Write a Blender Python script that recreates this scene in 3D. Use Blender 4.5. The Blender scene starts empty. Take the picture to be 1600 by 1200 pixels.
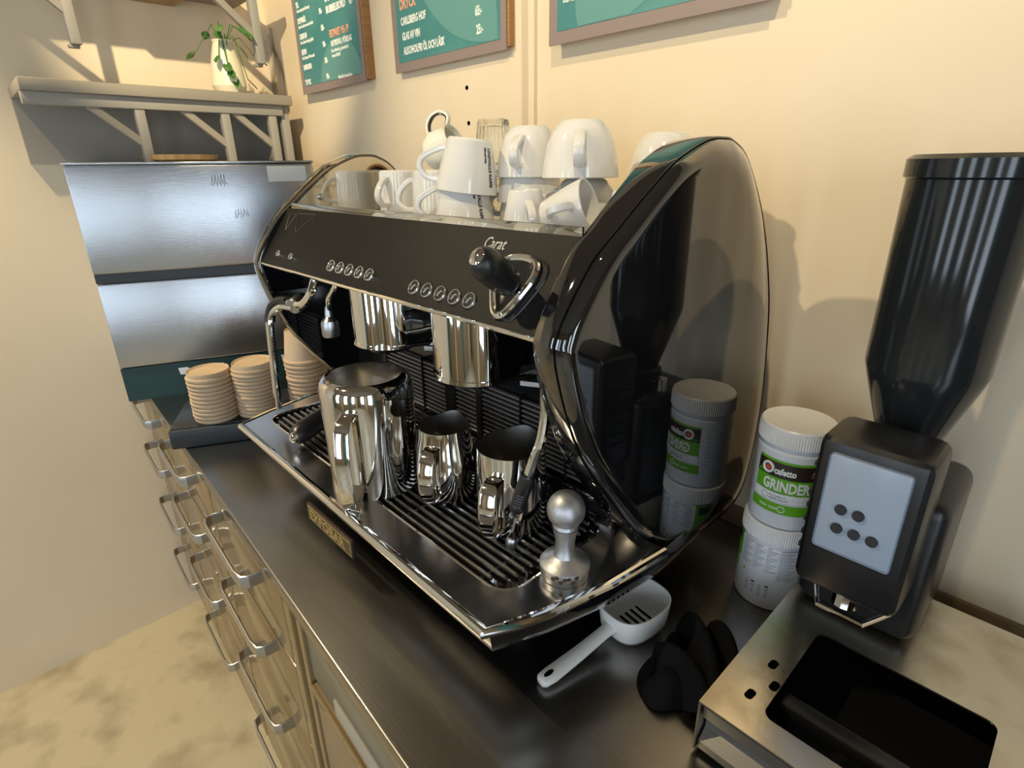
import bpy, bmesh, math, random
from mathutils import Vector, Matrix
random.seed(7)
C = bpy.context.scene.collection
PI = math.pi
ZT = 1.03            # height of the machine's drip tray above the floor; all z below are measured from it
# ---------------------------------------------------------------- camera, world, light, exposure
cd = bpy.data.cameras.new('camera'); cam = bpy.data.objects.new('camera', cd); C.objects.link(cam)
_R = ((0.68826, 0.25480, -0.67925), (0.72536, -0.25773, 0.63830), (-0.01243, -0.93202, -0.36220))
_m = Matrix(((_R[0][0], -_R[0][1], -_R[0][2], 0.709), (_R[1][0], -_R[1][1], -_R[1][2], -0.2877),
             (_R[2][0], -_R[2][1], -_R[2][2], 0.454 + ZT), (0, 0, 0, 1)))
cam.matrix_world = _m
cd.sensor_width = 36; cd.lens = 874.4 / 1600 * 36; cd.clip_start = 0.02
bpy.context.scene.camera = cam
sc = bpy.context.scene
sc.view_settings.view_transform = 'Standard'; sc.view_settings.look = 'None'
sc.view_settings.exposure = 0.0; sc.view_settings.gamma = 1.0; sc.view_settings.use_curve_mapping = False
w = bpy.data.worlds.new('world'); sc.world = w; w.use_nodes = True
w.node_tree.nodes['Background'].inputs[0].default_value = (0.75, 0.87, 1.0, 1)
w.node_tree.nodes['Background'].inputs[1].default_value = 1.2

def lamp(name, kind, loc, target, energy, color, **k):
    l = bpy.data.lights.new(name, kind); l.energy = energy; l.color = color
    for a, v in k.items(): setattr(l, a, v)
    o = bpy.data.objects.new(name, l); C.objects.link(o)
    o.location = (loc[0], loc[1], loc[2] + ZT)
    d = Vector(target) - Vector(loc); o.rotation_euler = d.to_track_quat('-Z', 'Y').to_euler()
    return o
WARM = (1.0, 0.82, 0.52)
KEYS = [((-0.48, -0.74, 1.56), (0.12, 0.5, 0.60), 66, math.radians(66)),
        ((0.25, -0.55, 1.58), (-1.22, 0.44, 0.76), 180, math.radians(30)),
        ((0.55, -0.30, 1.60), (0.24, 0.557, 0.80), 42, math.radians(62)),
        ((-1.00, -0.62, 1.58), (-0.70, -0.32, -1.0), 130, math.radians(66))]  # unseen extra spot, added to brighten the aisle floor and drawers
for i, (lo, ta, en, ss) in enumerate(KEYS):
    lamp('ceiling_spotlight_beam', 'SPOT', lo, ta, en, WARM, spot_size=ss, spot_blend=0.6, shadow_soft_size=0.02)
WIN_F = ((-0.75, -0.35), (0.35, 0.75), (1.45, 1.85)); WIN_R = ((-2.3, -1.85), (-1.2, -0.75)); WZ0, WZ1 = -0.55, 1.25  # unseen windows, made as tall strips for bright stripes in the chrome
for u0, u1 in WIN_F: lamp('window_daylight', 'AREA', ((u0 + u1) / 2, -2.92, .35), ((u0 + u1) / 2, 0, .35), 10, (0.74, 0.87, 1.0), shape='RECTANGLE', size=u1 - u0, size_y=WZ1 - WZ0)  # fill lamps added inside the window openings
for u0, u1 in WIN_R: lamp('window_daylight', 'AREA', (2.52, (u0 + u1) / 2, .35), (0, (u0 + u1) / 2, .35), 13, (0.74, 0.87, 1.0), shape='RECTANGLE', size=u1 - u0, size_y=WZ1 - WZ0)

# ---------------------------------------------------------------- materials
def mat(name, col, rough=0.5, metal=0.0, bump=None, var=None, coat=0, trans=0, ior=None, aniso=None, spec=None, stretch=None):
    m = bpy.data.materials.new(name); m.use_nodes = True
    nt = m.node_tree; b = nt.nodes['Principled BSDF']
    b.inputs['Base Color'].default_value = (*col, 1); b.inputs['Roughness'].default_value = rough
    b.inputs['Metallic'].default_value = metal
    if coat: b.inputs['Coat Weight'].default_value = coat; b.inputs['Coat Roughness'].default_value = 0.03
    if trans: b.inputs['Transmission Weight'].default_value = trans
    if ior: b.inputs['IOR'].default_value = ior
    if spec is not None: b.inputs['Specular IOR Level'].default_value = spec
    if bump or var:
        tc = nt.nodes.new('ShaderNodeTexCoord'); mp = nt.nodes.new('ShaderNodeMapping')
        nt.links.new(tc.outputs['Object'], mp.inputs[0])
        if stretch: mp.inputs['Scale'].default_value = stretch
    if var:      # (scale, colour b, contrast lo, hi [, roughness swing])
        n = nt.nodes.new('ShaderNodeTexNoise'); n.inputs['Scale'].default_value = var[0]; n.inputs['Detail'].default_value = 5
        r = nt.nodes.new('ShaderNodeMapRange'); r.inputs[1].default_value = var[2]; r.inputs[2].default_value = var[3]
        mx = nt.nodes.new('ShaderNodeMix'); mx.data_type = 'RGBA'
        mx.inputs[6].default_value = (*col, 1); mx.inputs[7].default_value = (*var[1], 1)
        nt.links.new(mp.outputs[0], n.inputs['Vector']); nt.links.new(n.outputs[0], r.inputs[0])
        nt.links.new(r.outputs[0], mx.inputs[0]); nt.links.new(mx.outputs[2], b.inputs['Base Color'])
        if len(var) > 4:
            rr = nt.nodes.new('ShaderNodeMapRange'); rr.inputs[3].default_value = rough; rr.inputs[4].default_value = rough + var[4]
            nt.links.new(n.outputs[0], rr.inputs[0]); nt.links.new(rr.outputs[0], b.inputs['Roughness'])
    if bump:     # (scale, strength)
        n = nt.nodes.new('ShaderNodeTexNoise'); n.inputs['Scale'].default_value = bump[0]; n.inputs['Detail'].default_value = 4
        bp = nt.nodes.new('ShaderNodeBump'); bp.inputs['Strength'].default_value = bump[1]; bp.inputs['Distance'].default_value = 0.002
        nt.links.new(mp.outputs[0], n.inputs['Vector']); nt.links.new(n.outputs[0], bp.inputs['Height'])
        nt.links.new(bp.outputs[0], b.inputs['Normal'])
    return m
M = {}
M['wall'] = mat('painted_plaster', (0.80, 0.68, 0.50), 0.6, bump=(90, 0.12), var=(2.5, (0.76, 0.63, 0.45), 0.4, 0.75))
M['trim'] = mat('painted_trim', (0.62, 0.50, 0.36), 0.5)
M['rough_plaster'] = mat('worn_plaster', (0.62, 0.54, 0.40), 0.8, bump=(60, 0.8), var=(26, (0.26, 0.22, 0.15), 0.45, 0.62), stretch=(1, 1, 0.35))
M['floor'] = mat('worn_vinyl_floor', (0.60, 0.52, 0.35), 0.25, var=(9, (0.40, 0.33, 0.22), 0.45, 0.7, 0.2))
M['ceiling'] = mat('ceiling_paint', (0.20, 0.165, 0.125), 0.8, bump=(50, 0.1))
M['room'] = mat('far_wall_paint', (0.40, 0.29, 0.18), 0.7, var=(1.5, (0.34, 0.24, 0.14), 0.4, 0.7))
M['counter'] = mat('brushed_counter_steel', (0.32, 0.31, 0.295), 0.19, 1.0, bump=(140, 0.04), var=(5, (0.26, 0.25, 0.235), 0.35, 0.7, 0.14), stretch=(0.25, 3, 1))
M['steel'] = mat('brushed_steel', (0.49, 0.505, 0.53), 0.28, 1.0, bump=(260, 0.14), stretch=(0.1, 0.1, 3))
M['tray'] = mat('polished_tray_steel', (0.60, 0.585, 0.57), 0.17, 1.0, var=(9, (0.56, 0.55, 0.54), 0.4, 0.7, 0.06))
M['chrome'] = mat('chrome', (0.82, 0.81, 0.79), 0.04, 1.0, bump=(8, 0.01))
M['mirror'] = mat('polished_steel_sheet', (0.62, 0.62, 0.61), 0.06, 1.0, bump=(30, 0.015))
M['jug'] = mat('mirror_polished_steel', (0.78, 0.75, 0.71), 0.06, 1.0, bump=(25, 0.012))
M['jug_in'] = mat('satin_steel_inside', (0.42, 0.41, 0.40), 0.35, 1.0, bump=(100, 0.05))
M['jug_base'] = mat('dull_steel_base', (0.55, 0.48, 0.38), 0.27, 1.0, bump=(60, 0.03))
M['alu'] = mat('cast_aluminium', (0.56, 0.57, 0.59), 0.46, 1.0, bump=(300, 0.12), var=(60, (0.5, 0.5, 0.52), 0.4, 0.7))
M['black'] = mat('black_gloss_lacquer', (0.006, 0.006, 0.007), 0.03, coat=1.0, spec=1.0)
M['blackp'] = mat('black_plastic', (0.012, 0.012, 0.013), 0.32, bump=(200, 0.05))
M['recess'] = mat('black_enamel', (0.010, 0.010, 0.011), 0.16, bump=(40, 0.03))
M['louver'] = mat('grey_metal_slat', (0.40, 0.39, 0.38), 0.34, 0.6, bump=(90, 0.03))
M['rod'] = mat('grille_rod_steel', (0.36, 0.35, 0.34), 0.24, 1.0, bump=(60, 0.01))
M['panel'] = mat('textured_black_paint', (0.007, 0.007, 0.0068), 0.42, bump=(900, 0.3), var=(1400, (0.030, 0.028, 0.025), 0.58, 0.72), spec=0.20)
M['porc'] = mat('white_porcelain', (0.70, 0.69, 0.67), 0.09, coat=0.3, bump=(20, 0.004))
M['cream'] = mat('cream_porcelain', (0.80, 0.79, 0.70), 0.12, coat=0.3, bump=(20, 0.004))
M['brown'] = mat('brown_glaze', (0.33, 0.15, 0.05), 0.2, bump=(30, 0.05))
M['dark'] = mat('dark_glaze', (0.03, 0.027, 0.025), 0.15, bump=(30, 0.02))
M['glass'] = mat('clear_glass', (0.96, 0.98, 0.97), 0.0, trans=1, ior=1.48, bump=(10, 0.004))
M['acrylic'] = mat('clear_acrylic', (0.93, 0.95, 0.95), 0.02, trans=1, ior=1.3, bump=(10, 0.004))
M['white_plastic'] = mat('white_plastic', (0.80, 0.80, 0.80), 0.3, bump=(150, 0.02))
M['jar'] = mat('jar_plastic', (0.72, 0.75, 0.80), 0.32, bump=(60, 0.02))
M['spoon'] = mat('white_nylon', (0.80, 0.79, 0.76), 0.35, bump=(150, 0.02))
M['green'] = mat('label_green', (0.13, 0.42, 0.015), 0.4, bump=(80, 0.01))
M['lbrown'] = mat('label_brown', (0.035, 0.02, 0.014), 0.4, bump=(80, 0.01))
M['lwhite'] = mat('label_white', (0.82, 0.84, 0.86), 0.4, bump=(80, 0.01))
M['lgrey'] = mat('label_grey_print', (0.36, 0.38, 0.41), 0.5, bump=(80, 0.01))
M['lblack'] = mat('black_print', (0.02, 0.02, 0.025), 0.5, bump=(80, 0.01))
M['orange'] = mat('logo_orange', (0.55, 0.09, 0.03), 0.4, bump=(80, 0.01))
M['board'] = mat('teal_print', (0.055, 0.23, 0.235), 0.42, var=(2.2, (0.10, 0.30, 0.29), 0.46, 0.54))
M['board2'] = mat('pale_teal_print', (0.12, 0.31, 0.295), 0.42, bump=(80, 0.01))
M['border'] = mat('mauve_grey_print', (0.27, 0.21, 0.195), 0.5, bump=(30, 0.02))
M['card'] = mat('corrugated_card', (0.42, 0.22, 0.08), 0.8, bump=(200, 0.4), var=(900, (0.30, 0.15, 0.055), 0.45, 0.58), stretch=(0.04, 0.04, 1.0))
M['text'] = mat('white_print', (0.88, 0.90, 0.84), 0.5, bump=(80, 0.01))
M['salmon'] = mat('salmon_print', (0.85, 0.42, 0.27), 0.5, bump=(80, 0.01))
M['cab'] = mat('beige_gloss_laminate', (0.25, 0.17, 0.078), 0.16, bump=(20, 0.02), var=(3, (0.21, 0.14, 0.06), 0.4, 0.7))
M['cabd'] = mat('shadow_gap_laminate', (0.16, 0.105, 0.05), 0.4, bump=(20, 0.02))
M['greyp'] = mat('grey_green_enamel', (0.155, 0.15, 0.12), 0.3, bump=(60, 0.02))
M['brownp'] = mat('brown_enamel', (0.20, 0.145, 0.085), 0.3, bump=(60, 0.02))
M['paleplate'] = mat('worn_pale_plate', (0.38, 0.35, 0.29), 0.5, bump=(80, 0.2))
M['shelf'] = mat('grey_painted_wood', (0.30, 0.265, 0.215), 0.55, bump=(40, 0.15), stretch=(1, 1, 0.2))
M['shelf2'] = mat('blue_grey_board', (0.31, 0.29, 0.255), 0.6, bump=(30, 0.08))
M['leaf'] = mat('leaf_green', (0.06, 0.17, 0.035), 0.45, bump=(40, 0.1), var=(30, (0.20, 0.28, 0.10), 0.5, 0.7))
M['vase'] = mat('cream_vase', (0.80, 0.72, 0.52), 0.35, bump=(20, 0.02))
M['wood'] = mat('pale_wood', (0.42, 0.28, 0.13), 0.5, bump=(60, 0.15), var=(14, (0.30, 0.18, 0.07), 0.4, 0.7), stretch=(1, 6, 1))
M['darkstrip'] = mat('charcoal_strip', (0.02, 0.025, 0.03), 0.4, bump=(60, 0.03))
M['teal_dark'] = mat('dark_green_print', (0.008, 0.045, 0.045), 0.45, bump=(60, 0.02))
M['cup'] = mat('kraft_paper', (0.56, 0.42, 0.28), 0.7, bump=(120, 0.08), var=(20, (0.50, 0.37, 0.24), 0.4, 0.7))
M['cuptop'] = mat('kraft_paper_base', (0.62, 0.45, 0.25), 0.7, bump=(120, 0.08))
M['cloth'] = mat('black_terry_cloth', (0.006, 0.006, 0.007), 0.95, bump=(420, 1.0), spec=0.1)
M['knock'] = mat('stained_steel_sheet', (0.80, 0.73, 0.60), 0.18, 1.0, bump=(140, 0.05), var=(22, (0.64, 0.56, 0.42), 0.42, 0.66, 0.15))
M['drawer'] = mat('dull_drawer_steel', (0.26, 0.25, 0.23), 0.42, 1.0, bump=(120, 0.08), stretch=(0.2, 3, 3))
M['void'] = mat('dark_opening', (0.002, 0.002, 0.002), 1.0, bump=(50, 0.01), spec=0.0)
M['gold'] = mat('gold_print', (0.46, 0.34, 0.13), 0.35, 0.4, bump=(60, 0.03))
M['golddark'] = mat('dark_gold_plate', (0.13, 0.09, 0.03), 0.4, 0.5, bump=(60, 0.03))
M['silver'] = mat('silver_print', (0.66, 0.65, 0.62), 0.3, 0.5, bump=(60, 0.02))
M['hopper'] = mat('smoked_plastic', (0.013, 0.016, 0.018), 0.12, bump=(20, 0.01))
M['sticker'] = mat('clear_sticker', (0.62, 0.64, 0.64), 0.5, bump=(60, 0.02))
M['display'] = mat('blue_grey_membrane', (0.30, 0.36, 0.46), 0.25, bump=(20, 0.02))
M['ink'] = mat('marker_ink', (0.16, 0.18, 0.22), 0.6, bump=(60, 0.02))
M['coffee'] = mat('coffee_stain', (0.05, 0.022, 0.012), 0.7, bump=(200, 0.4))

# ---------------------------------------------------------------- builders
class B:
    """collects shapes (z from the drip tray) and links them as ONE mesh object"""
    def __init__(s): s.bm = bmesh.new()
    def box(s, x0, x1, y0, y1, z0, z1, bev=0.0, seg=2, mtx=None):
        r = bmesh.ops.create_cube(s.bm, size=1)
        vs = r['verts']
        for v in vs:
            v.co = Vector(((x0 + x1) / 2 + v.co.x * (x1 - x0), (y0 + y1) / 2 + v.co.y * (y1 - y0), (z0 + z1) / 2 + v.co.z * (z1 - z0)))
        if mtx is not None:
            for v in vs: v.co = mtx @ v.co
        if bev:
            es = {e for v in vs for e in v.link_edges}
            bmesh.ops.bevel(s.bm, geom=list(es), offset=bev, segments=seg, profile=0.5, affect='EDGES')
        return s
    def rings(s, rings, closed=True, cap0=False, cap1=False):
        vv = [[s.bm.verts.new(p) for p in r] for r in rings]
        n = len(rings[0])
        for a, b in zip(vv, vv[1:]):
            for i in range(n if closed else n - 1):
                j = (i + 1) % n
                try: s.bm.faces.new((a[i], a[j], b[j], b[i]))
                except ValueError: pass
        if cap0: s.bm.faces.new(vv[0][::-1])
        if cap1: s.bm.faces.new(vv[-1])
        return s
    def lathe(s, prof, c=(0, 0, 0), seg=40, mtx=None, fn=None, cap0=False, cap1=False):
        rs = []
        for r, z in prof:
            ring = []
            for i in range(seg):
                a = 2 * PI * i / seg
                rr = fn(r, z, a) if fn else r
                p = Vector((rr * math.cos(a), rr * math.sin(a), z))
                if mtx is not None: p = mtx @ p
                ring.append(p + Vector(c))
            rs.append(ring)
        return s.rings(rs, cap0=cap0, cap1=cap1)
    def cyl(s, p0, p1, r0, r1=None, seg=20, caps=True):
        p0, p1 = Vector(p0), Vector(p1); r1 = r0 if r1 is None else r1
        q = (p1 - p0).to_track_quat('Z', 'Y').to_matrix(); L = (p1 - p0).length
        rs = [[p0 + q @ Vector((r * math.cos(2 * PI * i / seg), r * math.sin(2 * PI * i / seg), h)) for i in range(seg)] for r, h in ((r0, 0), (r1, L))]
        return s.rings(rs, cap0=caps, cap1=caps)
    def axis(s, prof, p0, p1, seg=24, cap0=True, cap1=True):
        """lathe profile (r, t metres along p0->p1 direction)"""
        p0, p1 = Vector(p0), Vector(p1); q = (p1 - p0).to_track_quat('Z', 'Y').to_matrix()
        rs = [[p0 + q @ Vector((r * math.cos(2 * PI * i / seg), r * math.sin(2 * PI * i / seg), t)) for i in range(seg)] for r, t in prof]
        return s.rings(rs, cap0=cap0, cap1=cap1)
    def tube(s, pts, r, seg=12, closed=False, caps=True, flat=None):
        """swept tube; flat=(rx, ry, up) makes an elliptical / strap section"""
        P = [Vector(p) for p in pts]; n = len(P); rs = []
        up = Vector(flat[2]) if flat else None
        prev = None
        for i in range(n):
            t = (P[(i + 1) % n] - P[i - 1]) if closed else (P[min(i + 1, n - 1)] - P[max(i - 1, 0)])
            t.normalize()
            if up is not None: sd = up - t * up.dot(t); sd.normalize()
            else:
                if prev is None:
                    prev = Vector((0, 0, 1)) if abs(t.z) < 0.9 else Vector((1, 0, 0))
                sd = prev - t * prev.dot(t); sd.normalize(); prev = sd
            o = t.cross(sd)
            ra, rb = (flat[0], flat[1]) if flat else (r, r)
            if not flat and isinstance(r, (list, tuple)): ra = rb = r[i]
            ring = []
            for k in range(seg):
                a = 2 * PI * k / seg
                ca, sa = math.cos(a), math.sin(a)
                if flat: ca = math.copysign(abs(ca) ** 0.55, ca); sa = math.copysign(abs(sa) ** 0.55, sa)
                ring.append(P[i] + sd * (ra * ca) + o * (rb * sa))
            rs.append(ring)
        if closed: rs.append(rs[0])
        s.rings(rs, cap0=caps and not closed, cap1=caps and not closed)
        if closed: bmesh.ops.remove_doubles(s.bm, verts=s.bm.verts, dist=1e-6)
        return s
    def prism(s, poly, axis, a0, a1, bev=0.0):
        """poly of 2D points swept along an axis ('x': (y,z), 'y': (x,z), 'z': (x,y))"""
        f = {'x': lambda u, v, a: (a, u, v), 'y': lambda u, v, a: (u, a, v), 'z': lambda u, v, a: (u, v, a)}[axis]
        v0 = [s.bm.verts.new(f(u, v, a0)) for u, v in poly]; v1 = [s.bm.verts.new(f(u, v, a1)) for u, v in poly]
        n = len(poly); fs = [s.bm.faces.new(v0), s.bm.faces.new(v1)]
        for i in range(n): fs.append(s.bm.faces.new((v0[i], v0[(i + 1) % n], v1[(i + 1) % n], v1[i])))
        if bev:
            es = list({e for ff in fs[:2] for e in ff.edges})
            bmesh.ops.bevel(s.bm, geom=es, offset=bev, segments=2, profile=0.5, affect='EDGES')
        return s
    def build(s, name, m, parent=None, loc=None, smooth=True, angle=28, local=False, label=None):
        bm = s.bm
        bmesh.ops.recalc_face_normals(bm, faces=bm.faces)
        if local: off = Vector((0, 0, 0))
        else:
            base = Vector(parent['_o']) if parent is not None else Vector(loc if loc is not None else s._base())
            off = base
        for v in bm.verts: v.co -= off
        me = bpy.data.meshes.new(name)
        if smooth:
            for f in bm.faces: f.smooth = True
            lim = math.radians(angle)
            for e in bm.edges:
                if len(e.link_faces) == 2 and e.calc_face_angle(0) > lim: e.smooth = False
        bm.to_mesh(me); bm.free(); me.materials.append(M[m])
        o = bpy.data.objects.new(name, me); C.objects.link(o)
        if parent is not None: o.parent = parent; o['_o'] = parent['_o']
        elif not local: o.location = (off.x, off.y, off.z + ZT); o['_o'] = tuple(off)
        else: o['_o'] = (0, 0, 0)
        if label: o['label'] = label
        return o
    def _base(s):
        xs = [v.co for v in s.bm.verts]
        return Vector(((min(p.x for p in xs) + max(p.x for p in xs)) / 2, (min(p.y for p in xs) + max(p.y for p in xs)) / 2, min(p.z for p in xs)))

def tag(o, label, cat, group=None):
    o['label'] = label; o['category'] = cat
    if group: o['group'] = group
    return o
def thing(name, label, cat, loc=(0, 0, 0), group=None, local=False):
    o = bpy.data.objects.new(name, None); C.objects.link(o); o.empty_display_size = 0.02
    if local: o['_o'] = (0, 0, 0)
    else: o['_o'] = tuple(loc); o.location = (loc[0], loc[1], loc[2] + ZT)
    return tag(o, label, cat, group)
def struct(o): o['kind'] = 'structure'; return o
def copy_tree(o, parent=None):
    c = o.copy(); C.objects.link(c)
    if parent is not None: c.parent = parent
    for ch in list(o.children): copy_tree(ch, c)
    return c
def spline(pts, n, closed=False):
    """Catmull-Rom through points of any dimension"""
    P = [tuple(p) for p in pts]; N = len(P); out = []
    segs = N if closed else N - 1
    for i in range(segs):
        p = [P[(i + k) % N] if closed else P[min(max(i + k, 0), N - 1)] for k in (-1, 0, 1, 2)]
        for j in range(n):
            t = j / n
            out.append(tuple(0.5 * (2 * b + (c - a) * t + (2 * a - 5 * b + 4 * c - d) * t * t + (3 * b - a - 3 * c + d) * t ** 3) for a, b, c, d in zip(*p)))
    if not closed: out.append(P[-1])
    return out
def text(body, size, m, parent, mtx, name='lettering', sx=1.0, bold=0.0, align='LEFT', shear=0.0, wrap=None, depth=0.0003):
    """flat lettering as a thin mesh; mtx places the text plane (x right, y up) in the parent's space; wrap=(radius) bends it round a jar"""
    cu = bpy.data.curves.new(name, 'FONT'); cu.body = body; cu.size = size; cu.offset = bold; cu.align_x = align
    cu.shear = shear; cu.extrude = depth; cu.resolution_u = 2
    t = bpy.data.objects.new(name, cu); C.objects.link(t)
    me = bpy.data.meshes.new_from_object(t); C.objects.unlink(t); bpy.data.objects.remove(t)
    for v in me.vertices:
        v.co.x *= sx
        if wrap:
            a = v.co.x / wrap; r = wrap + v.co.z
            v.co = mtx @ Vector((r * math.sin(a), -r * math.cos(a), v.co.y))
        else: v.co = mtx @ v.co
    me.materials.clear(); me.materials.append(M[m])
    o = bpy.data.objects.new(name, me); C.objects.link(o); o.parent = parent; o['_o'] = parent['_o']
    return o
def Mx(o, x, y):
    """matrix: origin o, text right axis x, text up axis y"""
    x = Vector(x).normalized(); y = Vector(y).normalized(); z = x.cross(y)
    return Matrix(((x.x, y.x, z.x, o[0]), (x.y, y.y, z.y, o[1]), (x.z, y.z, z.z, o[2]), (0, 0, 0, 1)))
def rect_round(x0, x1, y0, y1, r, n=6):
    out = []
    for cx, cy, a0 in ((x1 - r, y1 - r, 0), (x0 + r, y1 - r, 90), (x0 + r, y0 + r, 180), (x1 - r, y0 + r, 270)):
        for i in range(n + 1):
            a = math.radians(a0 + 90 * i / n); out.append((cx + r * math.cos(a), cy + r * math.sin(a)))
    return out
def ray_hit(poly, c, a):
    """distance from c along angle a to the polygon outline"""
    d = (math.cos(a), math.sin(a)); best = 1e9
    for i in range(len(poly)):
        p, q = poly[i], poly[(i + 1) % len(poly)]
        ex, ey = q[0] - p[0], q[1] - p[1]; den = d[0] * ey - d[1] * ex
        if abs(den) < 1e-12: continue
        t = ((p[0] - c[0]) * ey - (p[1] - c[1]) * ex) / den; u = ((p[0] - c[0]) * d[1] - (p[1] - c[1]) * d[0]) / den
        if t > 0 and -1e-9 <= u <= 1 + 1e-9: best = min(best, t)
    return best
def plate_with_hole(b, outer, inner, z1, z0):
    """a flat plate between z0 and z1 with one opening"""
    c = (sum(p[0] for p in inner) / len(inner), sum(p[1] for p in inner) / len(inner))
    an = sorted({round(math.atan2(p[1] - c[1], p[0] - c[0]), 6) for p in list(outer) + list(inner)} | {round(-PI + 2 * PI * i / 72, 6) for i in range(72)})
    o = [(c[0] + ray_hit(outer, c, a) * math.cos(a), c[1] + ray_hit(outer, c, a) * math.sin(a)) for a in an]
    i_ = [(c[0] + ray_hit(inner, c, a) * math.cos(a), c[1] + ray_hit(inner, c, a) * math.sin(a)) for a in an]
    b.rings([[(x, y, z0) for x, y in o], [(x, y, z1) for x, y in o], [(x, y, z1) for x, y in i_], [(x, y, z0) for x, y in i_], [(x, y, z0) for x, y in o]])
    bmesh.ops.remove_doubles(b.bm, verts=b.bm.verts, dist=1e-6)
    return b

# ---------------------------------------------------------------- the room
YW = 0.557; ZF = -1.03; ZC = 1.67; XL = -1.29; XR = 2.6; YF = -3.0; ZK = -0.13
def edge_y(x): return -0.0825 - 0.0463 * x
struct(B().box(XL - .1, XR + .1, YF - .1, YW + .1, ZF - .05, ZF).build('floor', 'floor'))
struct(B().box(XL - .1, XR + .1, YF - .1, YW + .1, ZC, ZC + .05).build('ceiling', 'ceiling'))
wb = struct(B().box(XL - .1, XR + .1, YW, YW + .06, ZF, ZC).build('wall_back', 'wall'))
for x, z in ((-0.316, 0.610), (-0.314, 0.542)):
    B().cyl((x, YW - .0015, z), (x, YW + .002, z), 0.0042, seg=10).build('screw_hole', 'void', wb)
struct(B().box(XL - .06, XL, YF, YW, ZF, ZC).build('wall_left', 'wall'))
def wall_with_window(name, mk, u0, u1, w0, w1, z0, z1, m):
    b = B()
    for a0, a1, c0, c1 in ((u0, w0, ZF, ZC), (w1, u1, ZF, ZC), (w0, w1, ZF, z0), (w0, w1, z1, ZC)): mk(b, a0, a1, c0, c1)
    return struct(b.build(name, m))
def strip_wall(name, mk, u0, u1, wins, z0, z1, m):
    b = B(); c = u0
    for w0, w1 in wins:
        mk(b, c, w0, ZF, ZC); mk(b, w0, w1, ZF, z0); mk(b, w0, w1, z1, ZC); c = w1
    mk(b, c, u1, ZF, ZC)
    return struct(b.build(name, m))
strip_wall('wall_front', lambda b, a, c, z0, z1: b.box(a, c, YF - .06, YF, z0, z1), XL, XR, WIN_F, WZ0, WZ1, 'room')
strip_wall('wall_right', lambda b, a, c, z0, z1: b.box(XR, XR + .06, a, c, z0, z1), YF, YW, WIN_R, WZ0, WZ1, 'room')
for k, (u0, u1) in enumerate(WIN_F):  # frames of the added strip windows
    f = struct(B().box(u0, u0 + .03, YF - .05, YF - .01, WZ0, WZ1).box(u1 - .03, u1, YF - .05, YF - .01, WZ0, WZ1).box(u0 + .03, u1 - .03, YF - .05, YF - .01, WZ0, WZ0 + .03).box(u0 + .03, u1 - .03, YF - .05, YF - .01, WZ1 - .03, WZ1).build('window_%d' % (k + 1), 'shelf'))
    B().box(u0 + .03, u1 - .03, YF - .05, YF - .01, .40, .43).build('mullion', 'shelf', f)
for k, (u0, u1) in enumerate(WIN_R):
    f = struct(B().box(XR + .01, XR + .05, u0, u0 + .03, WZ0, WZ1).box(XR + .01, XR + .05, u1 - .03, u1, WZ0, WZ1).box(XR + .01, XR + .05, u0 + .03, u1 - .03, WZ0, WZ0 + .03).box(XR + .01, XR + .05, u0 + .03, u1 - .03, WZ1 - .03, WZ1).build('window_%d' % (k + 4), 'shelf'))
    B().box(XR + .01, XR + .05, u0 + .03, u1 - .03, .40, .43).build('mullion', 'shelf', f)
# made-up wall strips behind the camera, added to colour the chrome reflections
for k, (x0, x1) in enumerate(((-1.2, -.95), (-.12, .12), (1.05, 1.25), (2.05, 2.4))):
    struct(B().box(x0, x1, YF, YF + .03, ZF, 1.35, .004).build('trim_%d' % (k + 5), ('board', 'vase', 'board', 'vase')[k]))
for k, (y0, y1) in enumerate(((-1.7, -1.4), (-.55, -.30))):
    struct(B().box(XR - .03, XR, y0, y1, ZF, 1.35, .004).build('trim_%d' % (k + 9), ('vase', 'board')[k]))
# joint strip between the two wall sheets, upstand along the counter, worn corner
t1 = struct(B().box(-.147, -.127, YW - .004, YW, ZK, ZC).build('trim_1', 'trim'))
struct(B().box(-.127, -.112, YW - .007, YW, ZK, ZC).build('trim_2', 'wall'))
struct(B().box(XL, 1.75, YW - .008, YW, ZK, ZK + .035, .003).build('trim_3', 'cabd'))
b = B(); zz = [ZK, .3, .45, .55, .62, .68, .73, .765, .80, .82]
for i, z in enumerate(zz): pass
L_ = [(-1.288, z) for z in zz]; R_ = [(-1.214 + .006 * math.sin(i * 2.3) + (.018 if z < .5 else 0) - (.03 if z > .79 else 0), z) for i, z in enumerate(zz)]
b.prism(L_ + [(-1.262, .845), (-1.256, .80), (-1.247, .86)] + R_[::-1][1:], 'y', YW - .009, YW)
struct(b.build('trim_4', 'rough_plaster'))
struct(B().box(XL, 1.75, edge_y(0) + .09, edge_y(0) + .115, ZF, ZF + .09).build('baseboard_1', 'cabd'))

# ---------------------------------------------------------------- counter and cabinets
b = B(); xs = [XL, 1.75]
b.prism([(XL, edge_y(XL)), (1.75, edge_y(1.75)), (1.75, YW - .009), (XL + .001, YW - .009)], 'z', ZK - .03, ZK, .003)
ct = b.build('countertop', 'counter'); tag(ct, 'long brushed stainless steel worktop under the coffee machine', 'worktop')

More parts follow.
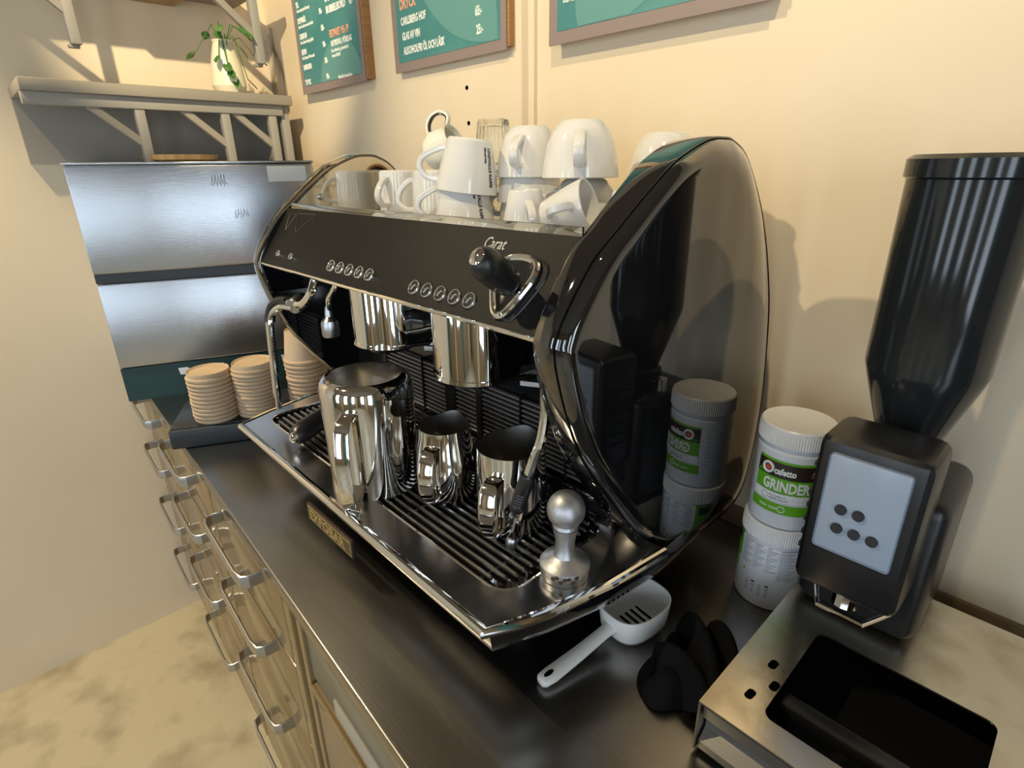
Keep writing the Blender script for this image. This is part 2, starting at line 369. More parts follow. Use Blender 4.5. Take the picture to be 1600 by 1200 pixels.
def bow_handle(par, u0, u1, z, name='handle'):
    pts = [(u0, 0, z), (u0, -.022, z), (u0 + .006, -.032, z), (u0 + .03, -.036, z), (u1 - .03, -.036, z), (u1 - .006, -.032, z), (u1, -.022, z), (u1, 0, z)]
    return B().tube(pts, .006, flat=(.0125, .0032, (0, 0, 1)), seg=12).build(name, 'steel', par, local=True)
def cabinet_root(name, label):
    r = thing(name, label, 'cabinet', local=True); r.location = (0, -0.0825 + .004, ZT); r.rotation_euler = (0, 0, -0.0463); return r
def drawer_unit(u0, u1, label):
    r = cabinet_root('drawer_cabinet', label)
    B().box(u0, u1, .022, .56, -.93, ZK - .031).build('body', 'cabd', r, local=True)
    B().box(u0, u1, 0, .021, -.165, ZK - .031, .002).build('top_rail', 'cab', r, local=True)
    for z1, z0 in ((-.170, -.318), (-.324, -.512), (-.518, -.715), (-.721, -.925)):
        d = B().box(u0 + .004, u1 - .004, 0, .021, z0, z1, .004).build('drawer', 'cab', r, local=True)
        bow_handle(d, (u0 + u1) / 2 - .118, (u0 + u1) / 2 + .118, z1 - .020)
drawer_unit(-1.27, -.912, 'beige drawer cabinet at the far left end of the worktop')
drawer_unit(-.908, -.483, 'beige drawer cabinet under the stacked cups, second from the tall grey-fronted fridge')
drawer_unit(-.479, -.052, 'beige drawer cabinet with bow handles beside the grey-fronted fridge')
r = cabinet_root('counter_fridge', 'undercounter fridge with grey upper panel and brown door below the machine')
B().box(-.05, .66, .024, .56, -.93, ZK - .031).build('body', 'cabd', r, local=True)
B().box(-.05, .66, 0, .023, -.172, ZK - .031, .002).build('top_rail', 'cab', r, local=True)
B().box(-.05, -.022, 0, .023, -.925, -.173, .002).build('stile', 'cab', r, local=True)
B().box(-.012, .008, .004, .023, -.925, -.173, .002).build('stile', 'cab', r, local=True, label='narrow inner upright beside the grey panel')
B().box(.014, .66, .008, .023, -.288, -.176, .003).build('control_panel', 'greyp', r, local=True)
B().box(.105, .30, .004, .0085, -.283, -.252, .001).build('name_plate', 'paleplate', r, local=True)
d = B().box(.014, .66, .006, .023, -.925, -.300, .004).build('door', 'brownp', r, local=True)
B().box(.014, .66, .001, .008, -.318, -.302, .002).build('door_trim', 'cab', d, local=True)
r = cabinet_root('base_cabinet', 'plain beige base cabinet at the right end of the worktop')
B().box(.665, 1.72, .022, .56, -.93, ZK - .031).build('body', 'cabd', r, local=True)
for u0, u1 in ((.667, 1.19), (1.196, 1.72)):
    d = B().box(u0, u1, 0, .021, -.925, ZK - .033, .004).build('door', 'cab', r, local=True)
    bow_handle(d, u1 - .26, u1 - .05, -.22)
sk = B().box(-.70, -.46, -.034, -.022, ZF, ZF + .035, .004).build('skirting_strip', 'paleplate', loc=(-.58, -.03, ZF))
tag(sk, 'loose worn pale skirting strip on the floor before the drawers', 'skirting')

# ---------------------------------------------------------------- menu boards on the wall
YB = [.532 - .0012]
def board(x0, x1, z0, z1, label, cx, yf=.532):
    YB[0] = yf - .0012
    r = thing('menu_board', label, 'sign', ((x0 + x1) / 2, YW, z0), 'menu boards on the back wall')
    B().box(x0 + .004, x1, yf + .003, YW, z0 + .006, z1).build('card_backing', 'card', r)
    b = B().box(x0, x1 - .006, yf, yf + .003, z0, z1); p = b.build('border', 'border', r, smooth=False)
    B().box(x0 + .019, x1 - .022, yf - .0006, yf, z0 + .019, z1 - .019).build('print', 'board', p, smooth=False)
    return r, p
def arc_patch(p, c, rad, x0, x1, z0, z1, yf, a0, a1):
    pts = [c] + [(c[0] + rad * math.cos(math.radians(a0 + (a1 - a0) * i / 24)), c[1] + rad * math.sin(math.radians(a0 + (a1 - a0) * i / 24))) for i in range(25)]
    pts = [(min(max(x, x0), x1), min(max(z, z0), z1)) for x, z in pts]
    B().prism(pts, 'y', yf - .0010, yf - .0006).build('printed_arc', 'board2', p, smooth=False)
def bt(p, s, x, z, h, wd=None, m='text', bold=.0, al='LEFT'):
    n = max(len(s), 1); size = h / .70
    sx = 0.5 if wd is None else wd / (n * size * .60)
    text(s, size, m, p, Mx((x - p['_o'][0], YB[0] - p['_o'][1], z - p['_o'][2]), (1, 0, 0), (0, 0, 1)), sx=sx, bold=bold * size, align=al)
r, p = board(-1.036, -.672, .657, 1.20, 'teal menu board furthest left on the wall, with many small white lines', 0)
arc_patch(p, (-.80, .655), .115, -1.017, -.694, .676, 1.18, .532, 0, 180)
for i, (hd, ds) in enumerate((('TM TMC', ''), ('DARKALSKA', ''), ('BETON', 'Gin, Campari & Vermouth'), ('CHOKLAD', 'Rom, kakao & vispad grädde'), ('SOMMARÖL', 'Aperol med prosecco & apelsin'), ('TILL', 'Toast med getost & honung'), ('TOAST', 'Skagen med dill & citron'), ('KAFFE', 'Bryggkaffe med påtår'))):
    z = .679 + .0375 * i
    bt(p, hd, -1.010, z, .0125, .0054 * len(hd), bold=.055)
    if ds: bt(p, ds, -1.010, z - .0115, .0075, .0042 * len(ds), bold=.035)
    bt(p, '125:-' if i % 2 else '95:-', -.880, z + .003, .012, .026, bold=.055)
bt(p, 'FESTPAKET 195:- PP', -.838, .772, .0165, .128, 'salmon', bold=.03)
bt(p, 'BUTIKSKAL / FÖRSLAG', -.834, .752, .0125, .122, bold=.03)
bt(p, 'Ciao, lufttorkat, grönsaksfat &', -.838, .7385, .008, .140, bold=.02)
bt(p, 'husets fläskfilé', -.836, .7270, .008, .075, bold=.02)
bt(p, 'Alkoholfritt alternativ finns', -.815, .6755, .008, .118, bold=.02)
bt(p, 'BUBBELBORD', -.842, .8265, .0155, .10, bold=.04)
bt(p, 'SNACKS', -.842, .852, .0155, .055, bold=.04); bt(p, '45:-', -.722, .8265, .0135, .026, bold=.03)
r, p = board(-.556, -.170, .660, 1.20, 'middle teal menu board with drink prices, above the glass', 0, .541)
arc_patch(p, (-.215, .95), .27, -.53, -.199, .680, 1.18, .541, 180, 300)
bt(p, 'DRYCK', -.520, .781, .0195, .056, 'salmon', bold=.035)
bt(p, 'CARLSBERG HOF', -.519, .751, .0145, .097, bold=.035)
bt(p, 'GLAS AV VIN', -.517, .722, .0145, .078, bold=.035)
bt(p, 'ALKOHOLFRI ÖL OCH LÄSK', -.515, .6935, .0145, .158, bold=.035)
bt(p, '65:-', -.262, .728, .0155, .031, bold=.035); bt(p, '25:-', -.260, .697, .0155, .031, bold=.035)
r, p = board(-.058, .33, .648, 1.20, 'rightmost teal menu board, only its lower corner shown above the machine', 0)
arc_patch(p, (.22, .72), .22, -.039, .308, .668, 1.18, .532, 120, 240)
bt(p, 'och salta mandlar', -.026, .706, .013, .105, bold=.02)

# ---------------------------------------------------------------- far left end: steel unit, cup stacks, shelves, plant
X0, X1 = -1.27, -.972
r = thing('drinks_machine', 'tall brushed steel unit with a dark middle band behind the paper cups', 'appliance', ((X0 + X1) / 2, .26, ZK))
DM = r
B().box(X0, X1, -.02, .535, -.035, .190, .006).build('body', 'steel', r)
B().box(X0, X1 - .006, -.02, .535, .190, .214).build('middle_band', 'darkstrip', r)
u = B().box(X0, X1 + .004, -.02, .535, .214, .470, .006).build('upper_door', 'steel', r)
B().box(X0 + .005, X1 + .008, -.022, .537, .470, .476, .002).build('top_lip', 'steel', r)
B().box(X1 + .004, X1 + .0055, .42, .515, .425, .463).build('rating_sticker', 'sticker', u)
for y, z, s_ in ((.285, .415, .030), (.325, .335, .024)):
    for k in range(5):
        B().tube([(X1 + .0045, y + .007 * k, z + random.uniform(0, s_ * .4)), (X1 + .0045, y + .007 * k + .003, z + s_), (X1 + .0045, y + .007 * k + .005, z + random.uniform(0, s_ * .5))], .0008, seg=5).build('pen_mark', 'ink', u)
g = B().box(X0, X1 - .004, -.02, .535, ZK, -.037).build('picture_panel', 'teal_dark', r)
def mug_icon(y, z, s):
    B().prism([(y - s, z + s * .8), (y + s, z + s * .8), (y + s * .75, z - s * .8), (y - s * .75, z - s * .8)], 'x', X1 - .004, X1 - .0025).build('mug_picture', 'lwhite', g, smooth=False)
    B().tube([(X1 - .003, y + s * .9, z + s * .5), (X1 - .003, y + s * 1.6, z + s * .3), (X1 - .003, y + s * 1.4, z - s * .4), (X1 - .003, y + s * .8, z - s * .5)], .0016, seg=6).build('mug_handle_picture', 'lwhite', g)
for y, z in ((.215, -.062), (.305, -.057), (.125, -.062), (.205, -.102), (.39, -.060), (.295, -.10)): mug_icon(y, z, .012)

rb = thing('cup_rack', 'low black stand carrying the stacks of paper cups', 'stand', (-.60, .13, ZK))
rot = Matrix.Translation((-.60, .13, 0)) @ Matrix.Rotation(math.radians(-26), 4, 'Z')
B().box(-.125, .065, -.20, .20, ZK, -.084, .004, mtx=rot).build('base', 'darkstrip', rb)
B().box(-.120, .060, -.195, .195, -.084, -.081, .001, mtx=rot).build('rubber_mat', 'blackp', rb)
def paper_cup_proto(R, rb_, h):
    o = B().lathe([(rb_ - .004, h - .004), (rb_, h), (rb_ + .0005, h - .001), (R - .003, .008), (R, .007), (R + .0012, .004), (R, .0), (R - .0025, .001), (rb_ - .003, h - .006)], seg=36, cap0=True).build('paper_cup', 'cup', local=True)
    return o
low = paper_cup_proto(.0475, .0440, .018); tall = paper_cup_proto(.0465, .034, .075)
NTH = ('', 'first', 'second', 'third', 'fourth', 'fifth', 'sixth', 'seventh', 'eighth', 'ninth', 'tenth', 'eleventh', 'twelfth', 'thirteenth', 'fourteenth')
def cup_stack(cx, cy, n, proto, pitch, where, z0=-.081, first=[0]):
    for k in range(n):
        if not proto.get('used'): c = proto; c['used'] = 1
        else: c = proto.copy(); C.objects.link(c)
        s = 1 + random.uniform(-.006, .006)
        c.location = (cx + random.uniform(-.0012, .0012), cy + random.uniform(-.0012, .0012), z0 + k * pitch + ZT); c.rotation_euler = (0, 0, k * 1.3)
        if k == n - 1: tag(c, 'topmost upturned kraft paper cup of the %s' % where, 'cup', 'paper cups of the %s' % where)
        else: tag(c, 'kraft paper cup, %s from the top of the %s' % (NTH[n - k], where), 'cup', 'paper cups of the %s' % where)
cup_stack(-.635, .030, 11, low, .0098, 'short stack furthest left')
cup_stack(-.597, .115, 13, low, .0089, 'flat-topped stack behind the left steam wand')
cup_stack(-.545, .218, 12, tall, .0105, 'tallest stack against the machine flank')

def shelf_unit():
    r = thing('wall_shelf', 'grey painted wall shelf above the tall steel unit', 'shelf', (-1.15, .25, .475))
    B().box(XL, -1.045, -.12, .500, .627, .653, .003).build('board', 'shelf', r)
    B().box(XL, -1.075, .474, .497, .476, .627, .002).build('end_panel', 'shelf2', r)
    B().box(XL, -1.27, -.12, .474, .476, .627).build('back_panel', 'shelf2', r)
    B().box(-1.085, -1.062, -.12, .474, .600, .627, .002).build('rail', 'shelf2', r)
    for y in (.455, .325, .12):
        B().box(-1.09, -1.066, y - .022, y, .476, .600, .002).build('upright', 'shelf2', r)
        B().tube([(-1.078, y - .115, .605), (-1.078, y - .015, .520)], .01, flat=(.008, .010, (1, 0, 0)), seg=8).build('brace', 'shelf', r)
shelf_unit()
r = thing('upper_shelf', 'grey bracketed shelf high in the corner, above the wall shelf', 'shelf', (-1.15, .25, .85))
B().box(XL, -1.03, -.15, .47, .905, .93, .003).build('board', 'shelf', r)
for y in (.44, .02):
    B().box(-1.068, -1.045, y - .022, y, .728, .905, .003).build('upright', 'shelf2', r)
    B().box(-1.075, -1.060, y - .026, y - .004, .722, .729, .001).build('foot', 'shelf', r)
    B().tube([(-1.058, y - .14, .905), (-1.058, y - .012, .792)], .01, flat=(.010, .010, (1, 0, 0)), seg=8).build('brace', 'shelf', r)
B().box(XL + .001, -1.04, .10, .30, .885, .905).build('underside_slat', 'wood', r)
# vase with trailing leaves
r = thing('potted_plant', 'cream vase with trailing green leaves on the wall shelf', 'plant', (-1.10, .35, .653))
B().lathe([(0, .653), (.036, .653), (.044, .67), (.040, .72), (.028, .765), (.024, .775), (.027, .782), (.022, .782), (.020, .765)], c=(-1.10, .350, 0), seg=30).build('vase', 'vase', r)
for i in range(17):
    a = random.uniform(0, 2 * PI); x, y = -1.10 + .01 * math.cos(a), .35 + .01 * math.sin(a)
    ex, ey = x + math.cos(a) * random.uniform(.02, .07), y + math.sin(a) * random.uniform(.02, .08)
    if i < 6: ex, ey = -1.06 + random.uniform(-.01, .03), .335 + random.uniform(-.02, .05)
    ez = .775 + random.uniform(-.09, .055)
    st = B().tube([(x, y, .775), ((x + ex) / 2, (y + ey) / 2, max(.795, ez + .015)), (ex, ey, ez)], .0012, seg=5).build('stem', 'leaf', r)
    d = Vector((ex - x, ey - y, -.03)).normalized(); sdv = Vector((-d.y, d.x, .3)).normalized(); o = Vector((ex, ey, ez)); lw, ll = random.uniform(.009, .012), random.uniform(.026, .034)
    b = B(); n = d.cross(sdv)
    b.rings([[o + d * ll * t + sdv * (sg * lw * math.sin(PI * min(t * .9 + .08, 1))) + n * (.003 * abs(sg) - .006 * t) for sg in (-1, -.5, 0, .5, 1)] for t in (0, .2, .4, .6, .8, 1)], closed=False)
    b.build('leaf', 'leaf', st)
# the unit stands turned a little towards the room
DM.rotation_euler = (0, 0, math.radians(-21)); DM.location.x += .055; DM.location.y -= .03
tr = B().lathe([(0, .476), (.07, .476), (.088, .482), (.092, .494), (.089, .494), (.084, .485), (0, .482)], c=(-1.10, .19, 0), seg=40).build('wooden_bowl', 'wood', loc=(-1.10, .19, .476))
tag(tr, 'shallow pale wooden dish on top of the tall steel unit', 'dish')
# ---------------------------------------------------------------- the espresso machine
em = thing('espresso_machine', 'large black and chrome two-group espresso machine with round side panels', 'coffee machine', (0, .28, ZK))
PLAN_R = [(.356, 0), (.370, .033), (.381, .065), (.402, .151), (.414, .251), (.412, .35), (.395, .44), (.365, .505)]
def plan(inset=0.0, y0=0.0):
    r = []
    for x, y in PLAN_R:
        r.append((x - inset, y0 + y * (1 - y0 / .5) if y < .5 else y - inset))
    return [(-x, y) for x, y in r[::-1]] + r
b = B()
rs = []
for z, ins, y0 in ((-.008, .006, .010), (-.030, .005, .012), (-.048, .009, .017), (-.062, .019, .028), (-.072, .038, .048), (-.078, .085, .090)):
    rs.append([(x, y, z) for x, y in plan(ins, y0)])
b.rings(rs, cap0=True, cap1=True); b.build('base_body', 'black', em, angle=50)
for x in (-.27, .27):
    for y in (.13, .44):
        B().lathe([(0, -.076), (.020, -.076), (.020, -.118), (.026, -.124), (.026, -.13), (0, -.13)], c=(x, y, 0), seg=24).build('foot', 'blackp', em)
B().box(-.343, .343, .262, .500, -.03, .360).build('rear_body', 'recess', em)
B().prism([(.101, .303), (.262, .303), (.262, .360), (.146, .360)], 'x', -.344, .344).build('hood', 'recess', em, smooth=False)
# side panels
OUT = [(.080, .297), (.091, .322), (.127, .371), (.167, .404), (.199, .429), (.237, .456), (.264, .469), (.296, .480), (.322, .482), (.345, .479), (.380, .459), (.430, .396), (.468, .318), (.490, .243), (.506, .120), (.498, .020), (.473, -.034), (.405, -.050), (.350, -.046), (.302, -.034), (.238, .009), (.191, .066), (.129, .153), (.100, .216), (.083, .272)]
OUTS = spline(OUT + [OUT[0]], 5)[:-1]
CY, CZ = .305, .215
def sm(t): t = min(1, max(0, t)); return t * t * (3 - 2 * t)
def flare(y, z): return .08 * (y - .08)
def sc_(f): return [(CY + (y - CY) * f, CZ + (z - CZ) * f) for y, z in OUTS]
for sg in (1, -1):
    b = B(); rr = []
    for x, f in ((.346, .965), (.346, .992), (.348, 1.0), (.370, 1.0), (.373, .996), (.373, .990), (.366, .984)):
        rr.append([(sg * (x + flare(y, z) * (1 if x > .347 else 0)), y, z) for y, z in sc_(f)])
    b.rings(rr, cap0=True)
    sp = b.build('side_panel', 'black', em, angle=60)
    b = B(); rr = []
    rr.append([(sg * (.364 + flare(y, z)), y, z) for y, z in sc_(.986)])
    for f in (.985, .981, .977, .973, .968, .963, .957, .950, .942, .934, .925, .915, .904, .89, .875, .86, .84, .82, .80, .77, .74, .70, .66, .6, .5, .4, .3, .2, .1, .03):
        ring = []
        for (y, z), (y1, z1) in zip(sc_(f), sc_(.985)):
            k = sm((y1 - .26) / .24); d = math.hypot(y - y1, z - z1); w_ = .016 + .085 * k; D = .012 + .0035 * k
            ring.append((sg * (.3878 + flare(y, z) - D * max(0, 1 - d / w_) ** 3), y, z))
        rr.append(ring)
    b.rings(rr, cap1=True); b.build('gloss_plate', 'black', sp, angle=60)
    inner = [(y, z) for y, z in sc_(.975) if z > .374]
    inner = [p for p in inner]
    B().prism(inner, 'x', sg * .3445, sg * .3462).build('inner_steel_sheet', 'mirror', sp, label='polished steel sheet on the inner face above the cup tray')
    for y, z in ((.215, .405), (.46, .385)):
        B().axis([(.006, 0), (.006, .002), (.004, .004), (.0, .0042)], (sg * .3445, y, z), (sg * .3, y, z), seg=16, cap1=False).build('bolt', 'steel', sp)
# control panel (leaning face)
P0, P1 = (.085, .299), (.149, .389)
NN = Vector((0, -.815, .580)); DD = Vector((0, .580, .815))
def on(x, s, h=0.0): return Vector((x, P0[0] + .064 * s, P0[1] + .09 * s)) + NN * h
cp = B().prism([P0, P1, (P1[0] + .012, P1[1] - .002), (P1[0] + .018, P1[1] - .015), (P0[0] + .02, P0[1] - .001)], 'x', -.3455, .3455, .0015).build('control_panel', 'panel', em)
B().tube([(-.3455, P0[0] + .001, P0[1] - .002), (.3455, P0[0] + .001, P0[1] - .002)], .0028, seg=8).build('lower_trim', 'chrome', cp)
def button(x, s, r, ring='chrome'):
    o = B().axis([(r * 1.06, -.001), (r * 1.04, .0024), (r * .98, .0034), (r * .86, .0034), (r * .80, .0018)], on(x, s), on(x, s, 1), seg=24, cap1=False).build('button', ring, cp)
    B().axis([(r * .82, .0), (r * .81, .0022), (r * .76, .0028), (r * .4, .0030), (r * .06, .0030)], on(x, s), on(x, s, 1), seg=20).build('button_cap', 'blackp', o)
    t = [on(x - r * .4, s + .012, .0031), on(x - r * .2, s - .035, .0031), on(x + r * .1, s + .03, .0031), on(x + r * .42, s + .02, .0031)]
    B().tube(t, r * .07, seg=5).build('button_symbol', 'silver', o)
for x in (-.288, -.236): button(x, .205, .0058)
for k in range(5): button(-.093 + .0277 * k, .208, .0092)
for k in range(5): button(.127 + .0268 * k, .187, .0094)
text('Carat', .0200, 'silver', cp, Mx(on(.2135, .775, .0004) - Vector(em['_o']), (1, 0, 0), DD), sx=.78, shear=.18)
for tri in ([(-.325, .90), (-.295, .90), (-.31, .62)], [(-.292, .92), (-.225, .93), (-.268, .60)]):
    B().tube([on(x, s, .0002) for x, s in tri], .0005, seg=5, closed=True).build('embossed_emblem', 'greyp', cp)
# steam lever
lv_pts = [(.254, .62), (.272, .695), (.294, .71), (.309, .665), (.313, .54), (.307, .36), (.298, .18), (.291, .115), (.281, .13), (.270, .26), (.258, .44), (.252, .55)]
lv = spline(lv_pts, 4, closed=True)
bz = B().tube([on(x, s, .003) for x, s in lv], .0042, seg=10, closed=True).build('lever_bezel', 'chrome', cp)
cx_, cs_ = .287, .48
B().rings([[on(cx_ + (x - cx_) * f, cs_ + (s - cs_) * f, h) for x, s in lv] for f, h in ((.98, .0040), (.93, .0060), (.86, .0040), (.70, .0020), (.45, .0012), (.1, .0010))], cap1=True).build('lever_dish', 'recess', bz)  # chrome dish coloured black in place of the dark reflection it would carry
B().rings([[on(cx_ + .012 + (x - cx_) * f * 1.0, cs_ + (s - cs_) * f, h) for x, s in lv] for f, h in ((1.10, .0006), (1.06, .0018), (1.0, .0006))]).build('lever_surround', 'blackp', bz)
lb, lt = on(.294, .40, .004), Vector((.2965, .0625, .3705))
B().axis([(.007, -.01), (.007, .022)], lb, lt, seg=16).build('lever_stem', 'chrome', cp)
L_ = (lt - lb).length
B().axis([(.010, .008), (.0140, .010), (.0155, .014), (.0165, .030), (.0172, L_ - .010), (.0168, L_ - .004), (.0150, L_ + .002), (.0118, L_ + .0062), (.0092, L_ + .0082)], lb, lt, seg=28).build('lever_knob', 'blackp', cp)
B().axis([(.0094, L_ + .0080), (.0075, L_ + .0094), (.004, L_ + .0104), (.0005, L_ + .0107)], lb, lt, seg=28).build('knob_cap', 'chrome', cp)
# cup tray and clear rail
B().box(-.3435, .3435, .160, .500, .360, .372).build('cup_tray', 'mirror', em)
B().box(-.343, .343, .1545, .1575, .384, .3975, .0006).build('clear_rail', 'acrylic', em)
B().tube([(-.343, .495, .372), (-.343, .498, .41), (.343, .498, .41), (.343, .495, .372)], .004, seg=8).build('rear_rail', 'chrome', em)
# drip tray
outl = [(x, y) for x, y in plan() if y < .3] ; hole = rect_round(-.352, .335, .048, .236, .030)
b = B(); plate_with_hole(b, outl, hole, 0.0, -.006); dt = b.build('drip_tray', 'tray', em, angle=40)
B().tube([(x, y, -.004) for x, y in outl if True], .0068, seg=12).build('rim', 'chrome', dt)
B().tube([(x, y, .0) for x, y in hole], .0016, seg=6, closed=True).build('inner_lip', 'chrome', dt)
b = B(); b.rings([[(x, y, -.004) for x, y in hole], [(x, y, -.030) for x, y in hole]], cap1=True); b.build('drip_pan', 'recess', dt)
nb = 14
for i in range(nb):
    y = .060 + .0128 * i
    sh = .018 if i == 0 else (.006 if i in (1, nb - 1) else 0)
    B().axis([(.0012, 0), (.0031, .003), (.0031, .658 - 2 * sh), (.0012, .661 - 2 * sh)], (-.343 + sh, y, -.0035), (1, y, -.0035), seg=8).build('grille_rod', 'rod', dt)
for x in (-.31, -.10, .11, .285): B().cyl((x, .056, -.009), (x, .230, -.009), .0028, seg=8).build('cross_rod', 'rod', dt)
# badge under the front edge
bd = B().box(-.086, .060, -.0005, .0055, -.079, -.047, .0015).build('badge', 'lbrown', em)
B().box(-.0825, .0565, -.0011, -.0004, -.0755, -.0505).build('badge_frame', 'gold', bd); B().box(-.0805, .0545, -.0014, -.0010, -.0735, -.0525).build('badge_field', 'golddark', bd)
o_ = Vector(em['_o'])
text('EXPOBAR', .0235, 'gold', bd, Mx(Vector((-.0765, -.0015, -.0712)) - o_, (1, 0, 0), (0, 0, 1)), sx=1.12, bold=.0004)
# splash back: slats, posts, black sill
B().box(-.344, .344, .252, .262, 0.0, .302).build('splash_back', 'recess', em)
B().box(-.344, .344, .236, .252, -.002, .036, .004).build('sill', 'black', em)
for k in range(12): B().box(-.205, .343, .2405, .2475, .0445 + .0079 * k, .0475 + .0079 * k, .0009, 1).build('splash_slat', 'louver', em)
for x, w_ in ((-.209, .010), (-.085, .003), (-.005, .026), (.070, .013), (.165, .003), (.255, .003)):
    B().box(x - w_ / 2, x + w_ / 2, .2375, .252, .038, .142, .001, 1).build('splash_post', 'recess', em)
# group heads
for xc in (-.0595, .1555):
    def dee(R, wing=0, yb=.255):
        pts = [(xc + R + wing, yb)] + [(xc + R * math.cos(a), .168 + R * math.sin(a)) for a in [-PI * i / 28 for i in range(29)]] + [(xc - R - wing * .2, yb)]
        return pts
    gh = B().prism(dee(.058, .022), 'z', .199, .3015, .002).build('group_head', 'chrome', em, angle=25)
    B().prism(dee(.0595, .040), 'z', .1955, .2005, .001).build('group_lip', 'chrome', gh, angle=25)
    B().lathe([(0, .184), (.036, .184), (.039, .196)], c=(xc, .165, 0), seg=32).build('shower_screen', 'recess', gh)
    B().prism([(xc + .066, .185), (xc + .122, .215), (xc + .118, .25), (xc + .06, .25)], 'z', .187, .1945, .001).build('side_tab', 'steel', gh, smooth=False)
# left steam wand with its second pipe and the hot water tap
wl = B().tube(spline([(-.178, .120, .302), (-.190, .112, .283), (-.194, .104, .262), (-.214, .098, .243), (-.238, .095, .236)], 6), .0068).build('steam_wand', 'chrome', em)
kn = Vector((-.246, .092, .2325))
B().axis([(.006, -.020), (.013, -.016), (.0145, -.010), (.0145, .012), (.0125, .016)], kn + Vector((-.006, .012, .003)), kn + Vector((.1, -.2, -.05)), seg=24).build('swivel_joint', 'steel', wl)
for q in (-.005, .006): B().axis([(.0018, .0163), (.0018, .0170)], kn + Vector((-.006 + q, .012, .003 + q * .4)), kn + Vector((.1 + q, -.2, -.05 + q * .4)), seg=10).build('joint_hole', 'lblack', wl)
B().tube(spline([(-.256, .094, .236), (-.285, .088, .236), (-.306, .080, .226), (-.316, .074, .206), (-.3165, .070, .170), (-.3135, .062, .06)], 6), .0072).build('wand_pipe', 'chrome', wl)
B().tube(spline([(-.250, .092, .229), (-.276, .082, .228), (-.293, .073, .217), (-.300, .068, .198), (-.2995, .064, .165), (-.2955, .055, .035)], 6), .0056).build('milk_pipe', 'chrome', wl)
B().tube(spline([(-.268, .092, .2375), (-.290, .0865, .235), (-.307, .0795, .2245), (-.3155, .0745, .207), (-.3165, .0725, .196)], 5), .0098).build('wand_grip', 'blackp', wl)
B().axis([(.0058, 0), (.0065, .003), (.0065, .010), (.0035, .015)], (-.3135, .062, .062), (-.3128, .0595, .02), seg=16).build('wand_tip', 'steel', wl)
for x, z in ((-.305, .285), (-.335, .28)): pass
hw = B().tube(spline([(-.150, .14, .302), (-.163, .133, .274), (-.181, .128, .252), (-.184, .127, .240), (-.186, .126, .222)], 5), .0048).build('hot_water_tap', 'chrome', em)
B().lathe([(.0048, .236), (.0065, .226), (.0068, .219), (.0135, .212), (.0150, .206), (.0150, .187), (.0135, .184), (.0, .185)], c=(-.1865, .126, 0), seg=28).build('tap_aerator', 'steel', hw)
# right steam wand
wr_ = B().tube(spline([(.327, .128, .302), (.326, .126, .262), (.322, .126, .225), (.322, .126, .195), (.318, .124, .165), (.310, .121, .140), (.303, .118, .115)], 6), .0062).build('steam_wand', 'chrome', em)
B().tube([(.303, .118, .115), (.2835, .107, .014)], .0058).build('wand_pipe', 'chrome', wr_)
g_ = [(.303, .118, .116), (.290, .1107, .066)]
p = [(.0092, .0), (.0096, .002)]
for k in range(5): p += [(.0096, .024 + .0040 * k), (.0088, .0255 + .0040 * k), (.0096, .0270 + .0040 * k)]
p += [(.0096, .050), (.0085, .053)]
B().axis(p, g_[0], g_[1], seg=20).build('wand_grip', 'blackp', wr_)
B().axis([(.0062, 0), (.0076, .003), (.0076, .011), (.0050, .018), (.002, .0195)], (.2855, .1081, .024), (.2818, .106, .003), seg=18).build('wand_tip', 'steel', wr_)
# ---------------------------------------------------------------- crockery on the cup tray
ZP = .3725
def handle_strap(b, p0, p1, out, wv, th, rise=0.0):
    """cup handle in the xz plane on the +x side: p0 top joint, p1 lower joint"""
    (x0, z0), (x1, z1) = p0, p1
    pts = spline([(x0 - .004, 0, z0), (x0 + out * .55, 0, z0 + rise), (max(x0, x1) + out, 0, z0 - (z0 - z1) * .28), (max(x0, x1) + out * .86, 0, z0 - (z0 - z1) * .62), (x1 + out * .34, 0, z1 + (z0 - z1) * .08), (x1 - .003, 0, z1)], 5)
    return b.tube(pts, .003, flat=(wv, th, (0, 1, 0)), seg=12)
def cup_proto(name, cat, prof, hp, printed=False):
    """prof: outer profile bottom->rim; wall about 3 mm"""
    r = thing(name, '-', cat, local=True)
    inner = [(max(x - .0028, .0), z + (.003 if i < 2 else 0)) for i, (x, z) in enumerate(prof)][::-1]
    R, H = prof[-1]
    full = [(0, .0015), (prof[0][0] * .85, .0015), (prof[0][0] * .9, 0)] + prof + [(R - .0012, H + .0008)] + [p for p in inner if p[1] < H - .0005 or True] + [(0, prof[0][1] + .004)]
    B().lathe(full, seg=44).build('bowl', 'porc', r)
    handle_strap(B(), *hp).build('handle', 'porc', r)
    return r
def place(proto, label, group, loc, rz=0, flip=True, H=0, tilt=None, first=[]):
    o = proto if not proto.get('used') else copy_tree(proto)
    proto['used'] = 1
    o['label'] = label; o['group'] = group
    m = Matrix.Rotation(rz, 4, 'Z')
    if flip: m = m @ Matrix.Translation((0, 0, H)) @ Matrix.Rotation(PI, 4, 'X')
    if tilt is not None: m = tilt @ m
    o.matrix_world = Matrix.Translation((loc[0], loc[1], loc[2] + ZT)) @ m
    return o
HC = .066; HE = .055; HM = .078; HT = .070
G = 'white cups on top of the coffee machine'
capp = cup_proto('cappuccino_cup', 'cup', [(.024, .0), (.029, .003), (.0365, .013), (.0425, .028), (.0462, .044), (.0490, HC)], ((.0455, .050), (.0375, .015), .018, .0068, .0040))
esp = cup_proto('espresso_cup', 'cup', [(.0190, .0), (.0205, .002), (.0240, .018), (.0275, .036), (.0300, HE)], ((.0285, .043), (.0232, .014), .018, .0050, .0034))
